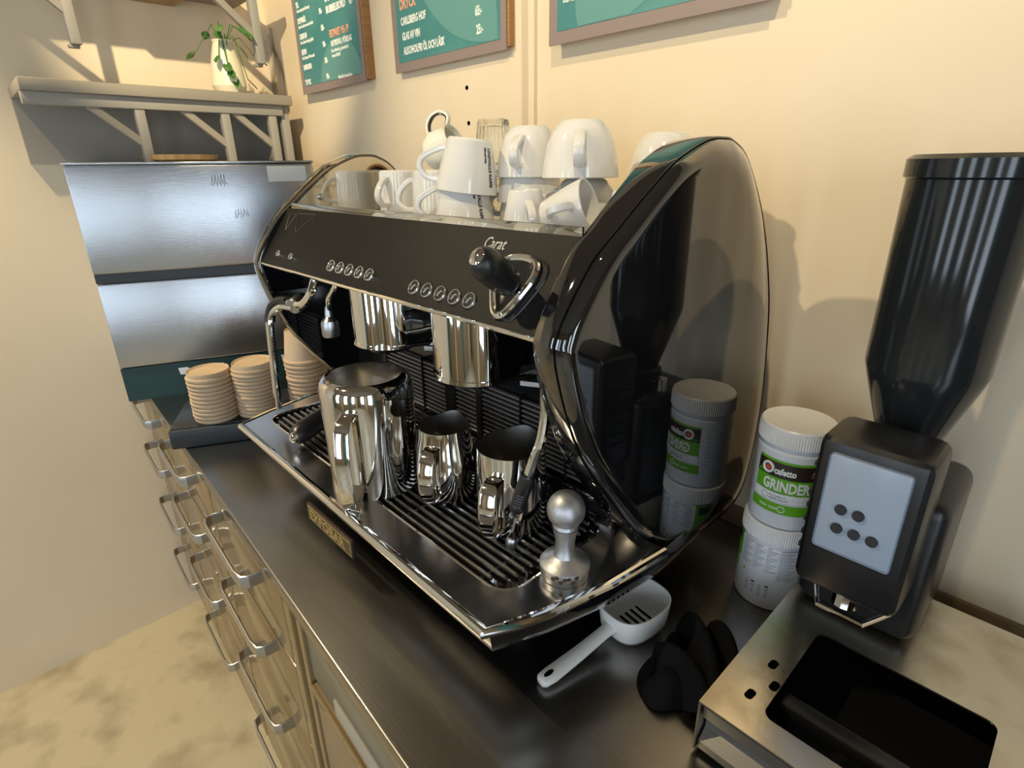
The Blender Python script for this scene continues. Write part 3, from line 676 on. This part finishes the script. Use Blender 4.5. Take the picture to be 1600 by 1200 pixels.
mug = cup_proto('coffee_mug', 'mug', [(.0370, .0), (.0395, .004), (.0405, .02), (.0415, .05), (.0420, HM)], ((.0410, .060), (.0405, .014), .026, .0062, .0042))
tcup = cup_proto('tea_cup', 'cup', [(.0290, .0), (.0318, .003), (.0352, .020), (.0398, .042), (.0432, .06), (.0447, HT)], ((.0420, .057), (.0345, .014), .027, .0058, .0040))
A = math.radians
# tall stacks of cappuccino cups (upturned)
place(capp, 'upturned white cup, lower of the pair in front of the right side panel', G, (.212, .314, ZP), A(-128), H=HC)
place(capp, 'largest-looking upturned white cup, at the top nearest the right side panel', G, (.214, .302, ZP + .0680), A(-52), H=HC)
place(capp, 'upturned white cup at the bottom of the three-high stack behind', G, (.096, .332, ZP), A(-150), H=HC)
place(capp, 'upturned white cup in the middle of the three-high stack', G, (.096, .330, ZP + .034), A(-128), H=HC)
place(capp, 'upturned white cup crowning the three-high stack beside the ribbed glass', G, (.098, .328, ZP + .0680), A(-66), H=HC)
place(capp, 'white cup mostly hidden behind the top of the right side panel', G, (.262, .420, ZP + .055), A(30), H=HC)
place(capp, 'white cup under the hidden one behind the right side panel', G, (.262, .424, ZP), A(20), H=HC)
# espresso cups in front
place(esp, 'small upturned white espresso cup standing at the front rail', G, (.195, .222, ZP), A(-34), H=HE)
t = Matrix.Rotation(A(20), 4, 'Z') @ Matrix.Rotation(A(72), 4, 'Y')
place(esp, 'small white espresso cup lying on its side, mouth to the right', G, (.238, .215, ZP + .0235), A(-96), flip=False, tilt=t)
place(esp, 'small white espresso cup half hidden by the right side panel', G, (.322, .262, ZP), A(-30), H=HE)
# tea cups with printed name
lower = place(tcup, 'upturned white cup with black lettering, under the tilted lettered one', G, (.044, .247, ZP), A(-142), H=HT)
tl = Matrix.Rotation(A(-7), 4, Vector((.69, -.72, 0)))
upper = place(tcup, 'tilted upturned white cup with black lettering, on another cup', G, (.047, .249, ZP + .0490), A(-140), H=HT, tilt=tl)
for o, rz in ((upper, -148), (lower, -134)):
    for s, sz, da in (('LINDVALLS KAFFE', .0078, 0), ('kaffe sedan länge', .0036, -.0062)):
        cu = bpy.data.curves.new('lettering', 'FONT'); cu.body = s; cu.size = sz; cu.offset = .0002; cu.extrude = .0002
        tt = bpy.data.objects.new('lettering', cu); C.objects.link(tt); me = bpy.data.meshes.new_from_object(tt)
        C.objects.unlink(tt); bpy.data.objects.remove(tt)
        for v in me.vertices:
            hz = .010 + v.co.x * .80                     # from the foot towards the rim (the cup is upturned)
            pr = [(.0, .0290), (.003, .0318), (.020, .0352), (.042, .0398), (.06, .0432), (HT, .0447)]
            rad = next(r0 + (r1 - r0) * (hz - h0) / (h1 - h0) for (h0, r0), (h1, r1) in zip(pr, pr[1:]) if h0 <= hz <= h1) + .0005 + v.co.z
            a = A(rz) - (v.co.y + da) / rad
            v.co = (rad * math.cos(a), rad * math.sin(a), hz)
        me.materials.append(M['lblack'])
        ob = bpy.data.objects.new('lettering', me); C.objects.link(ob); ob.parent = o
        ob.rotation_euler = (0, 0, 0)
# mugs at the left
place(mug, 'white mug with angular handle, right of the two big mugs at the left', G, (-.068, .284, ZP), A(-142), H=HM)
place(mug, 'white mug nearest the polished left side sheet', G, (-.258, .337, ZP), A(-72), H=HM)
place(mug, 'white mug standing behind, between the creamer and the left mugs', G, (-.165, .410, ZP), A(-40), H=HM)
# glass stack
def glass_proto():
    r = thing('ribbed_glass', '-', 'glass', local=True)
    fn = lambda rr, z, a: rr + (.0007 * math.cos(22 * a) if rr > .02 and .008 < z < .078 else 0)
    prof = [(0, 0), (.022, 0), (.0245, .002), (.0255, .006), (.0275, .03), (.0300, .065), (.0310, .080), (.0315, .088), (.0305, .0888), (.0295, .088), (.0288, .080), (.0278, .065), (.0250, .03), (.0228, .011), (0, .0095)]
    B().lathe(prof, seg=132, fn=fn).build('tumbler', 'glass', r); return r
gp = glass_proto()
place(gp, 'clear ribbed glass upturned at the back, lower of the two', 'ribbed glasses on the cup tray', (-.018, .362, ZP), 0, H=.0888)
place(gp, 'clear ribbed glass upturned on top of another, against the wall seam', 'ribbed glasses on the cup tray', (-.018, .362, ZP + .0630), .1, H=.0888)
# creamer lying on the mugs
cr = thing('creamer', 'small cream-white jug with a loop handle, lying on the mugs', 'jug', local=True)
fn = lambda r_, z, a: r_ * (1 + (.22 * max(0, math.cos(a - PI)) ** 6 * max(0, (z - .04) / .02) if z > .04 else 0))
B().lathe([(0, .001), (.020, 0), (.024, .003), (.031, .016), (.033, .028), (.030, .042), (.026, .052), (.028, .060), (.0255, .060), (.024, .052), (.028, .042), (.0305, .028), (.028, .016), (0, .004)], seg=40, fn=fn).build('body', 'cream', cr)
hd = B().tube(spline([(.024, 0, .054), (.036, 0, .066), (.050, 0, .058), (.054, 0, .040), (.046, 0, .024), (.031, 0, .018)], 6), .003, flat=(.0045, .0026, (0, 1, 0)), seg=12).build('loop_handle', 'cream', cr)
B().tube(spline([(.026, 0, .053), (.036, 0, .0625), (.047, 0, .055), (.0505, 0, .040), (.044, 0, .027), (.033, 0, .021)], 6), .002, flat=(.0038, .0012, (0, 1, 0)), seg=10).build('handle_lining', 'dark', hd)
cr.matrix_world = Matrix.Translation((-.118, .335, ZP + .078 + .033 + ZT)) @ Matrix.Rotation(A(-160), 4, 'Z') @ Matrix.Rotation(A(-62), 4, 'Y') @ Matrix.Translation((0, 0, -.030))
bc = thing('brown_rimmed_cup', 'dark cup with a brown rim, lying behind the left mugs', 'cup', local=True)
B().lathe([(0, 0), (.018, 0), (.030, .010), (.036, .025), (.038, .034), (.034, .034), (.030, .022), (0, .006)], seg=36).build('bowl', 'dark', bc)
B().lathe([(.036, .0335), (.0395, .034), (.0395, .0365), (.0345, .0365), (.0345, .034)], seg=36).build('rim', 'brown', bc)
bc.matrix_world = Matrix.Translation((-.140, .445, ZP + .046 + ZT)) @ Matrix.Rotation(A(-80), 4, 'Y')

# ---------------------------------------------------------------- jugs, tamper, portafilter on the drip tray
def jug(label, loc, prof, rz, hpts, spout, flip=False, H=0):
    r = thing('milk_jug', label, 'jug', local=True, group='steel milk jugs on the drip grille')
    R, Ht = prof[-1]
    def fn(rr, z, a):
        if not spout: return rr
        k = max(0, math.cos(a)) ** 10 * max(0, (z - Ht * .72) / (Ht * .28)) ** 1.6
        return rr * (1 + .16 * k)
    inn = [(rr - .0012, z + (.002 if i == 0 else 0)) for i, (rr, z) in enumerate(prof)]
    B().lathe([(0, .0), (prof[0][0] * .8, .0002), (prof[0][0] * .985, .0006)], seg=56).build('base_disc', 'jug_base', r)
    b = B(); b.lathe(prof, seg=56, fn=fn)
    for v in b.bm.verts:
        if spout and v.co.z > Ht * .9:
            a = math.atan2(v.co.y, v.co.x); v.co.z += .0045 * max(0, math.cos(a)) ** 10
    b.build('body', 'jug', r, angle=50)
    b = B(); b.lathe(inn[::-1] + [(0, .003)], seg=56, fn=fn)
    for v in b.bm.verts:
        if spout and v.co.z > Ht * .9:
            a = math.atan2(v.co.y, v.co.x); v.co.z += .0045 * max(0, math.cos(a)) ** 10
    b.build('lining', 'jug_in', r, angle=50)
    B().tube([(-x, 0, z) for x, z in hpts], .004, flat=(.0115, .0016, (0, 1, 0)), seg=12).build('handle', 'jug', r, angle=60)
    m = Matrix.Rotation(rz, 4, 'Z')
    if flip: m = m @ Matrix.Translation((0, 0, H)) @ Matrix.Rotation(PI, 4, 'X')
    r.matrix_world = Matrix.Translation((loc[0], loc[1], loc[2] + ZT)) @ m
    return r
ZG = -.0002
H1 = .176
J1 = [(.054, .0004), (.0590, .0020), (.0635, .0060), (.0663, .0115), (.0676, .0185), (.0680, .03), (.0672, .08), (.066, .13), (.0655, .155), (.0665, H1)]
jug('large upturned polished steel milk jug on the left of the grille', (.002, .082, ZG), J1, A(128), [(.066, .036), (.088, .040), (.098, .052), (.104, .095), (.104, .135), (.100, .164), (.094, .174), (.064, .150)], False, True, H1)
H2 = .112
jug('small pear-shaped steel milk jug standing between the two larger ones', (.113, .137, ZG), [(.034, 0), (.039, .002), (.0435, .014), (.0455, .032), (.0445, .055), (.0405, .080), (.0370, .100), (.0365, H2)], A(118), [(.0375, .093), (.052, .090), (.061, .082), (.066, .064), (.066, .036), (.061, .020), (.046, .022)], True)
H3 = .116
jug('straight-sided steel milk jug behind the right steam wand', (.231, .158, ZG), [(.043, 0), (.0465, .002), (.0480, .008), (.0478, .04), (.0465, .08), (.0455, H3)], A(112), [(.047, .090), (.062, .088), (.071, .080), (.075, .060), (.075, .034), (.070, .018), (.048, .016)], True)
tp = thing('tamper', 'cast aluminium coffee tamper with a ball handle at the tray corner', 'tamper', (.354, .128, 0))
B().lathe([(0, .0002), (.0285, .0002), (.0292, .001), (.0292, .009), (.0280, .0105)], c=(.354, .128, 0), seg=44).build('base', 'steel', tp)
B().lathe([(.0292, .0098), (.0300, .0108), (.0300, .0165), (.0285, .0185), (.0210, .0222), (.0140, .0272), (.0118, .0335), (.0112, .042), (.0122, .052), (.0148, .062), (.0162, .0665)], c=(.354, .128, 0), seg=44).build('neck', 'alu', tp)
B().lathe([(.0001, .1115)] + [(.0222 * math.sin(t * PI / 14), .0885 + .0228 * math.cos(t * PI / 14)) for t in range(1, 12)] + [(.0150, .0665)], c=(.354, .128, 0), seg=44).build('ball_grip', 'alu', tp)
for k in range(7):
    a = A(-75 + 9 * k); b = B(); c_ = Vector((.354 + .0302 * math.cos(a), .128 + .0302 * math.sin(a), .012 + .003 * math.sin(k * 2.2)))
    b.lathe([(0, -.0008), (.0022, 0), (0, .0008)], c=c_, seg=8, mtx=Matrix.Rotation(a, 4, 'Z') @ Matrix.Rotation(PI / 2, 4, 'Y') @ Matrix.Scale(1.3, 4)); b.build('coffee_crust', 'coffee', tp)
pf = thing('portafilter', 'portafilter with black handle lying on the grille behind the big jug', 'portafilter', (-.20, .11, 0))
q0, q1 = Vector((-.184, .034, .022)), Vector((-.246, .165, .032))
B().axis([(.012, .0), (.0165, .006), (.0190, .020), (.0192, .045), (.0175, .075), (.0140, .10), (.0125, .118)], q0, q1, seg=24).build('grip', 'blackp', pf)
B().axis([(.002, -.0075), (.0075, -.006), (.0105, .0), (.0115, .004)], q0, q1, seg=24).build('end_cap', 'chrome', pf)
B().axis([(.0085, .112), (.0075, .122)], q0, q1, seg=16).build('neck', 'chrome', pf)
B().lathe([(0, .004), (.026, .004), (.031, .010), (.031, .038), (.035, .040), (.035, .046), (.030, .046), (.029, .014), (0, .012)], c=(-.259, .192, 0), seg=40).build('basket_holder', 'chrome', pf)

# ---------------------------------------------------------------- right-hand side: jars, scoop, cloth, knock box, grinder
def jar(name, label, c, z0, h, R, rz, lid):
    r = thing(name, label, 'jar', (c[0], c[1], z0), 'white cleaner jars beside the machine')
    hh = h - (.024 if lid else 0)
    B().lathe([(0, z0), (R - .004, z0), (R - .001, z0 + .002), (R, z0 + .006), (R, z0 + hh - .010), (R - .0025, z0 + hh - .006), (R - .0025, z0 + hh)], c=(c[0], c[1], 0), seg=64, cap1=True).build('body', 'jar', r)
    if lid:
        fn = lambda rr, z, a: rr + (.0004 * math.cos(90 * a) if rr > R - .0005 and z < z0 + h - .005 else 0)
        B().lathe([(R - .002, z0 + hh), (R + .0012, z0 + hh), (R + .0012, z0 + h - .006), (R + .0008, z0 + h - .002), (R - .001, z0 + h), (R - .004, z0 + h - .0006), (0, z0 + h - .0006)], c=(c[0], c[1], 0), seg=360, fn=fn).build('lid', 'white_plastic', r)
    return r
def patch(r, c, R, a0, a1, z0, z1, m, dz=.0004, name='label_band'):
    n = max(4, int(abs(a1 - a0) / 4)); b = B(); RR = R + dz
    pts = [(c[0] + RR * math.sin(A(a0 + (a1 - a0) * i / n)), c[1] - RR * math.cos(A(a0 + (a1 - a0) * i / n))) for i in range(n + 1)]
    b.rings([[(x, y, z0) for x, y in pts], [(x, y, z1) for x, y in pts]], closed=False)
    return b.build(name, m, r)
def jt(r, c, R, s, a, z, h, wd, m, bold=.03, name='lettering'):
    """text on the jar wall starting at angle a (deg, 0 faces the front)"""
    size = h / .70; o_ = Vector(r['_o'])
    mtx = Matrix.Translation(Vector((c[0], c[1], z)) - o_) @ Matrix.Rotation(A(a), 4, 'Z')
    sx = wd / (len(s) * size * .60)
    text(s, size, m, r, mtx, name, sx=sx, bold=bold * size, wrap=R + .0009)
CJ, RJ = (.4845, .4295), .0445
CU = (.486, .431)
lj = jar('cleaner_jar', 'lower white cleaner jar with fine print, standing on the worktop', CJ, ZK, .1325, RJ, 0, True)
uj = jar('cleaner_jar', 'upper white cleaner jar with green and brown label and ribbed lid', CU, ZK + .1326, .1425, RJ, 0, True)
zb = ZK + .1326
A0 = -38
patch(uj, CU, RJ, A0, 95, zb + .046, zb + .100, 'green')
patch(uj, CU, RJ, A0, 95, zb + .0755, zb + .0965, 'lbrown', .0006)
patch(uj, CU, RJ, A0, 95, zb + .0340 + .005, zb + .0540, 'lwhite', .0006)
patch(uj, CU, RJ, A0 - 3, 95, zb + .024, zb + .0385, 'green', .0006)
for zl in (.0405, .0535): patch(uj, CU, RJ, A0, 95, zb + zl, zb + zl + .0006, 'lgrey', .0008, 'label_line')
jt(uj, CU, RJ, 'cafetto', -6, zb + .0810, .0085, .040, 'lwhite', .04)
jt(uj, CU, RJ, 'GRINDER', -22, zb + .0575, .0145, .058, 'lwhite', .03)
jt(uj, CU, RJ, 'CLEANER', 15, zb + .0465, .0075, .030, 'lwhite', .03)
jt(uj, CU, RJ, 'POWDER', A0 + 4, zb + .0775, .0035, .012, 'green', .03)
jt(uj, CU, RJ, 'FOR COFFEE AND', -8, zb + .0480, .0018, .022, 'lgrey', .02); jt(uj, CU, RJ, 'GRINDER CLEANING', -8, zb + .0440, .0018, .024, 'lgrey', .02)
jt(uj, CU, RJ, 'Certified organic', -22, zb + .0300, .0028, .016, 'lwhite', .02); jt(uj, CU, RJ, 'Biodegradable', -5, zb + .0300, .0028, .016, 'lwhite', .02)
def ring_on(r, c, R, a, z, rad, m, rr=.0008, fill=None, name='logo_ring'):
    pts = []
    for i in range(24):
        t = 2 * PI * i / 24; aa = A(a) + rad * math.cos(t) / R
        pts.append((c[0] + (R + .0009) * math.sin(aa), c[1] - (R + .0009) * math.cos(aa), z + rad * math.sin(t)))
    b = B()
    if fill: b.rings([pts, [tuple(Vector(pts[0]) * 0 + sum((Vector(p) for p in pts), Vector()) / 24 + (Vector(p) - sum((Vector(q) for q in pts), Vector()) / 24) * .02) for p in pts]])
    else: b.tube(pts, rr, seg=6, closed=True)
    return b.build(name, m, r)
ring_on(uj, CU, RJ, -17, zb + .0862, .0066, 'lwhite', .0018); ring_on(uj, CU, RJ, -17, zb + .0862, .0038, 'orange', fill=True, name='logo_dot')
ring_on(uj, CU, RJ, -15, zb + .0466, .0042, 'lgrey', .0003); ring_on(uj, CU, RJ, 14, zb + .0315, .0042, 'lwhite', .0006)
for k in range(9): patch(uj, CU, RJ, -58 + 2 * (k % 2), -48 - (k % 3), zb + .040 + .006 * k, zb + .0410 + .006 * k, 'lgrey', .0006, 'fine_print_line')
zl = ZK
patch(lj, CJ, RJ, -80, -45, zl + .064, zl + .105, 'green'); patch(lj, CJ, RJ, -80, -51, zl + .087, zl + .101, 'lbrown', .0006)
patch(lj, CJ, RJ, -80, -52, zl + .042, zl + .060, 'green')
for col, (a0, a1) in enumerate(((-38, -16), (-13, 6), (9, 26), (30, 60))):
    for k in range(11 if col < 3 else 14):
        z = zl + .100 - .0036 * k
        patch(lj, CJ, RJ, a0, a1 - 5 * ((k * 7 + col) % 3), z, z + .0011, 'lgrey', .0006, 'fine_print_line')
patch(lj, CJ, RJ, -31, -27, zl + .050, zl + .054, 'green', .0006)
for q, a in enumerate((-18, -7, 5, 17)):      # row of line-drawn grinders
    for da, z0_, z1_ in ((-3, .022, .0235), (-1.6, .0235, .034), (1.6, .0235, .034), (-3, .034, .0355)):
        patch(lj, CJ, RJ, a + da, a + (da + .8 if abs(da) < 2 else 3), zl + z0_, zl + z1_, 'lgrey', .0006, 'grinder_drawing')
    patch(lj, CJ, RJ, a - 2.6, a + 2.6, zl + .0385, zl + (.041 if q % 2 else .0395), 'lblack' if q % 2 else 'lgrey', .0006, 'grinder_drawing')

# slotted scoop under the machine
spn = thing('slotted_scoop', 'white plastic scoop with slotted bowl, pushed under the machine', 'scoop', (.40, .2, ZK))
d2 = Vector((.382 - .3685, .168 - .074, 0)).normalized(); n2 = Vector((d2.y, -d2.x, 0))
o2 = Vector((.3685, .072, 0))
def sp(u, v, z): return tuple(o2 + d2 * u + n2 * v + Vector((0, 0, z)))
b = B(); secs = []
for u, w_, z, t in ((0, .006, -.1215, .004), (.004, .0105, -.121, .005), (.016, .0120, -.120, .005), (.06, .0105, -.114, .005), (.10, .0095, -.106, .0045), (.125, .0105, -.101, .0045)):
    secs.append([sp(u, -w_, z), sp(u, -w_ * .7, z + t), sp(u, w_ * .7, z + t), sp(u, w_, z), sp(u, w_ * .7, z - t), sp(u, -w_ * .7, z - t)])
b.rings(secs, cap0=True, cap1=True); hnd = b.build('handle', 'spoon', spn, angle=70)
pts = [sp(.009 + .0055 * math.cos(t) * 1.3 + .004, .0032 * math.sin(t), -.1155 + .0008 * math.cos(t)) for t in [2 * PI * i / 16 for i in range(16)]]
B().rings([pts, [tuple(Vector(p) + Vector((0, 0, .0006))) for p in pts]], cap0=True, cap1=True).build('hanging_hole', 'void', hnd)
def bowl_ring(f, z):
    out = []
    for i in range(40):
        t = 2 * PI * i / 40
        out.append(sp(.160 + .048 * f * math.copysign(abs(math.cos(t)) ** .75, math.cos(t)), -.001 + .038 * f * math.copysign(abs(math.sin(t)) ** .75, math.sin(t)), z))
    return out
b = B(); b.rings([bowl_ring(.55, -.1265), bowl_ring(.80, -.1245), bowl_ring(.93, -.115), bowl_ring(1.0, -.086), bowl_ring(1.0, -.082), bowl_ring(.96, -.082), bowl_ring(.90, -.112), bowl_ring(.76, -.1215), bowl_ring(.5, -.1235)], cap0=True, cap1=True)
b.build('bowl', 'spoon', spn, angle=60)
for k in range(6): B().box(-.0015, .0015, -.017, .017, -.1232, -.1218, mtx=Matrix.Translation(Vector(sp(.135 + .010 * k, -.003, 0))) @ Matrix.Rotation(math.atan2(n2.y, n2.x) + PI / 2, 4, 'Z') @ Matrix.Rotation(.0, 4, 'Z')).build('slot', 'void', spn)

# black cloth: a heap of folds
b = B(); rings_ = []; NA = 72
for j in range(17):
    p = 1 - j / 16
    ring = []
    for i in range(NA):
        t = 2 * PI * i / NA
        ro = 1 + .10 * math.sin(2 * t + .6) + .07 * math.sin(3 * t + 2) + .035 * math.sin(7 * t)
        x = .481 + .047 * ro * p * math.cos(t) + .006 * math.sin(9 * p); y = .216 + .066 * ro * p * math.sin(t) + .010 * p * math.cos(2 * t)
        x = min(x, .5315 - .004 * (1 - p))
        u, v = (x - .481) / .05, (y - .216) / .066
        base = (1 - p ** 3.2) ** .55
        fold = abs(math.sin(3.6 * u + 2.2 * v + .8 * math.sin(3 * v) + .5)) ** .8
        fold2 = abs(math.sin(2.2 * u - 4.3 * v + 1.1)) ** .9
        h = .042 * base * (.34 + .46 * fold + .30 * fold2) * (1 + .18 * u)
        ring.append((x, y, ZK + .003 + max(0, h)))
    rings_.append(ring)
b.rings(rings_, cap1=True)
cl = b.build('cleaning_cloth', 'cloth', loc=(.485, .22, ZK), angle=180)
ss = cl.modifiers.new('soft', 'SUBSURF'); ss.levels = 1; ss.render_levels = 1
tag(cl, 'crumpled black cleaning cloth against the knock box', 'cloth')

for pts in ([(.446, .262, -.108), (.462, .248, -.090), (.486, .226, -.084), (.510, .200, -.090), (.524, .178, -.104)],
            [(.448, .196, -.112), (.468, .190, -.094), (.490, .184, -.090), (.510, .176, -.098), (.522, .166, -.114)],
            [(.476, .274, -.110), (.490, .262, -.092), (.507, .246, -.088), (.523, .228, -.098)]):
    n_ = len(pts); sp_ = spline(pts, 6)
    B().tube(sp_, .01, flat=(.017, .0065, (.35, .5, 1)), seg=14).build('fold', 'cloth', cl, angle=180)
# knock box with slotted steel lid
kb = thing('knock_box', 'low stained steel knock box with slotted top, right corner', 'knock box', (.66, .30, ZK))
KX0, KX1, KY0, KY1, KT = .535, .800, .1315, .47, -.0560
b = B(); outl = [(KX0, KY0), (KX1, KY0), (KX1, KY1), (KX0, KY1)]; hole = rect_round(.586, .750, .162, .315, .010, 4)
plate_with_hole(b, outl, hole, KT, KT - .0022); b.build('top_sheet', 'knock', kb, angle=30)
B().box(KX0, KX0 + .0022, KY0, KY1, ZK + .006, KT - .002).build('side_sheet', 'knock', kb)
B().box(KX1 - .0022, KX1, KY0, KY1, ZK + .006, KT - .002).build('side_sheet', 'knock', kb)
B().box(KX0, KX1, KY1 - .002, KY1, ZK + .006, KT - .002).build('back_sheet', 'knock', kb)
dr = B().prism([(KY0 + .004, KT - .008), (KY0 + .004, KT - .022), (KY0 + .016, KT - .030), (KY0 + .016, KT - .046), (KY0 + .003, KT - .056), (KY0 + .003, ZK + .008), (KY0 + .03, ZK + .008), (KY0 + .03, KT - .008)], 'x', KX0 + .004, KX1 - .004, .001).build('drawer_front', 'drawer', kb)
B().box(KX0 + .004, KX1 - .004, KY0 + .03, KY1 - .01, ZK + .004, ZK + .008).build('drawer_floor', 'recess', kb)
B().box(.588, .748, .20, .22, KT - .030, KT - .012, .004).build('knock_bar', 'blackp', kb)
for x, y in ((.5675, .1765), (.5685, .2300), (.5810, .2035), (.780, .18), (.780, .23)):
    mt = Matrix.Translation((x, y, 0)) @ Matrix.Rotation(A(-6), 4, 'Z')
    b = B(); b.prism([tuple((mt @ Vector((px, py, 0))).xy) for px, py in rect_round(-.0042, .0042, -.0070, .0070, .0038, 4)], 'z', KT - .0005, KT + .0003); b.build('slot', 'void', kb, smooth=False)
# grinder standing on the knock box (its mirror image shows in the machine's flank)
gx, gy = .602, .420
gr = thing('coffee_grinder', 'tall black coffee grinder with dark hopper standing on the knock box', 'grinder', (gx, gy, KT))
B().box(gx - .064, gx + .064, gy - .066, gy + .072, KT + .0006, .128, .018, 4).build('body', 'blackp', gr)
B().box(gx - .050, gx + .050, gy - .135, gy - .058, .020, .200, .012, 3).build('head', 'blackp', gr)
kp = B().box(gx - .036, gx + .036, gy - .1385, gy - .134, .075, .185, .004, 3).build('key_panel', 'display', gr)
for k in range(5): B().cyl((gx - .016 + .016 * (k % 3), gy - .1385, .105 + .022 * (k // 3)), (gx - .016 + .016 * (k % 3), gy - .141, .105 + .022 * (k // 3)), .0055, seg=16).build('key', 'lblack', kp)
for k in range(7): B().box(gx - .0525, gx - .0495, gy - .122, gy - .070, .055 + .017 * k, .060 + .017 * k).build('vent_rib', 'blackp', gr)
B().lathe([(.026, .127), (.032, .130), (.032, .150), (.026, .154)], c=(gx, gy, 0), seg=36).build('collar', 'blackp', gr)
B().tube([(gx - .030, gy - .01, .142), (gx - .060, gy - .02, .142)], .005).build('adjusting_lever', 'chrome', gr)
B().cyl((gx - .060, gy - .02, .134), (gx - .060, gy - .02, .152), .009, seg=18).build('lever_knob', 'chrome', gr)
B().lathe([(.024, .152), (.028, .160), (.052, .235), (.056, .250), (.056, .438), (.059, .440), (.059, .456), (.054, .460), (0, .461)], c=(gx, gy, 0), seg=48).build('hopper', 'hopper', gr)
B().tube([(gx, gy - .10, .022), (gx, gy - .105, -.005)], .013).build('spout', 'chrome', gr)
B().tube([(gx - .04, gy - .068, -.015), (gx - .022, gy - .115, -.013), (gx + .022, gy - .115, -.013), (gx + .04, gy - .068, -.015)], .0032).build('fork', 'chrome', gr)
# ceiling spotlights (the lamps' housings)
for i, (lo, ta, en, ss_) in enumerate(KEYS):
    d = (Vector(ta) - Vector(lo)).normalized(); o = Vector(lo) - d * .02
    hs = thing('ceiling_spotlight', ('black track spotlight nearest the front', 'black track spotlight aimed at the left corner', 'black track spotlight on the right', 'added black track spotlight that brightens the aisle floor')[i], 'lamp', (lo[0], lo[1], ZC))
    B().axis([(.002, -.10), (.030, -.098), (.034, -.08), (.036, .0), (.034, .0), (.030, -.03)], o, o + d, seg=28, cap1=False).build('housing', 'blackp', hs)
    B().cyl(tuple(o - d * .06), (o.x - d.x * .06, o.y - d.y * .06, ZC), .008).build('stem', 'blackp', hs)
for o in bpy.data.objects:
    for k in ('_o', 'used'):
        if k in o: del o[k]
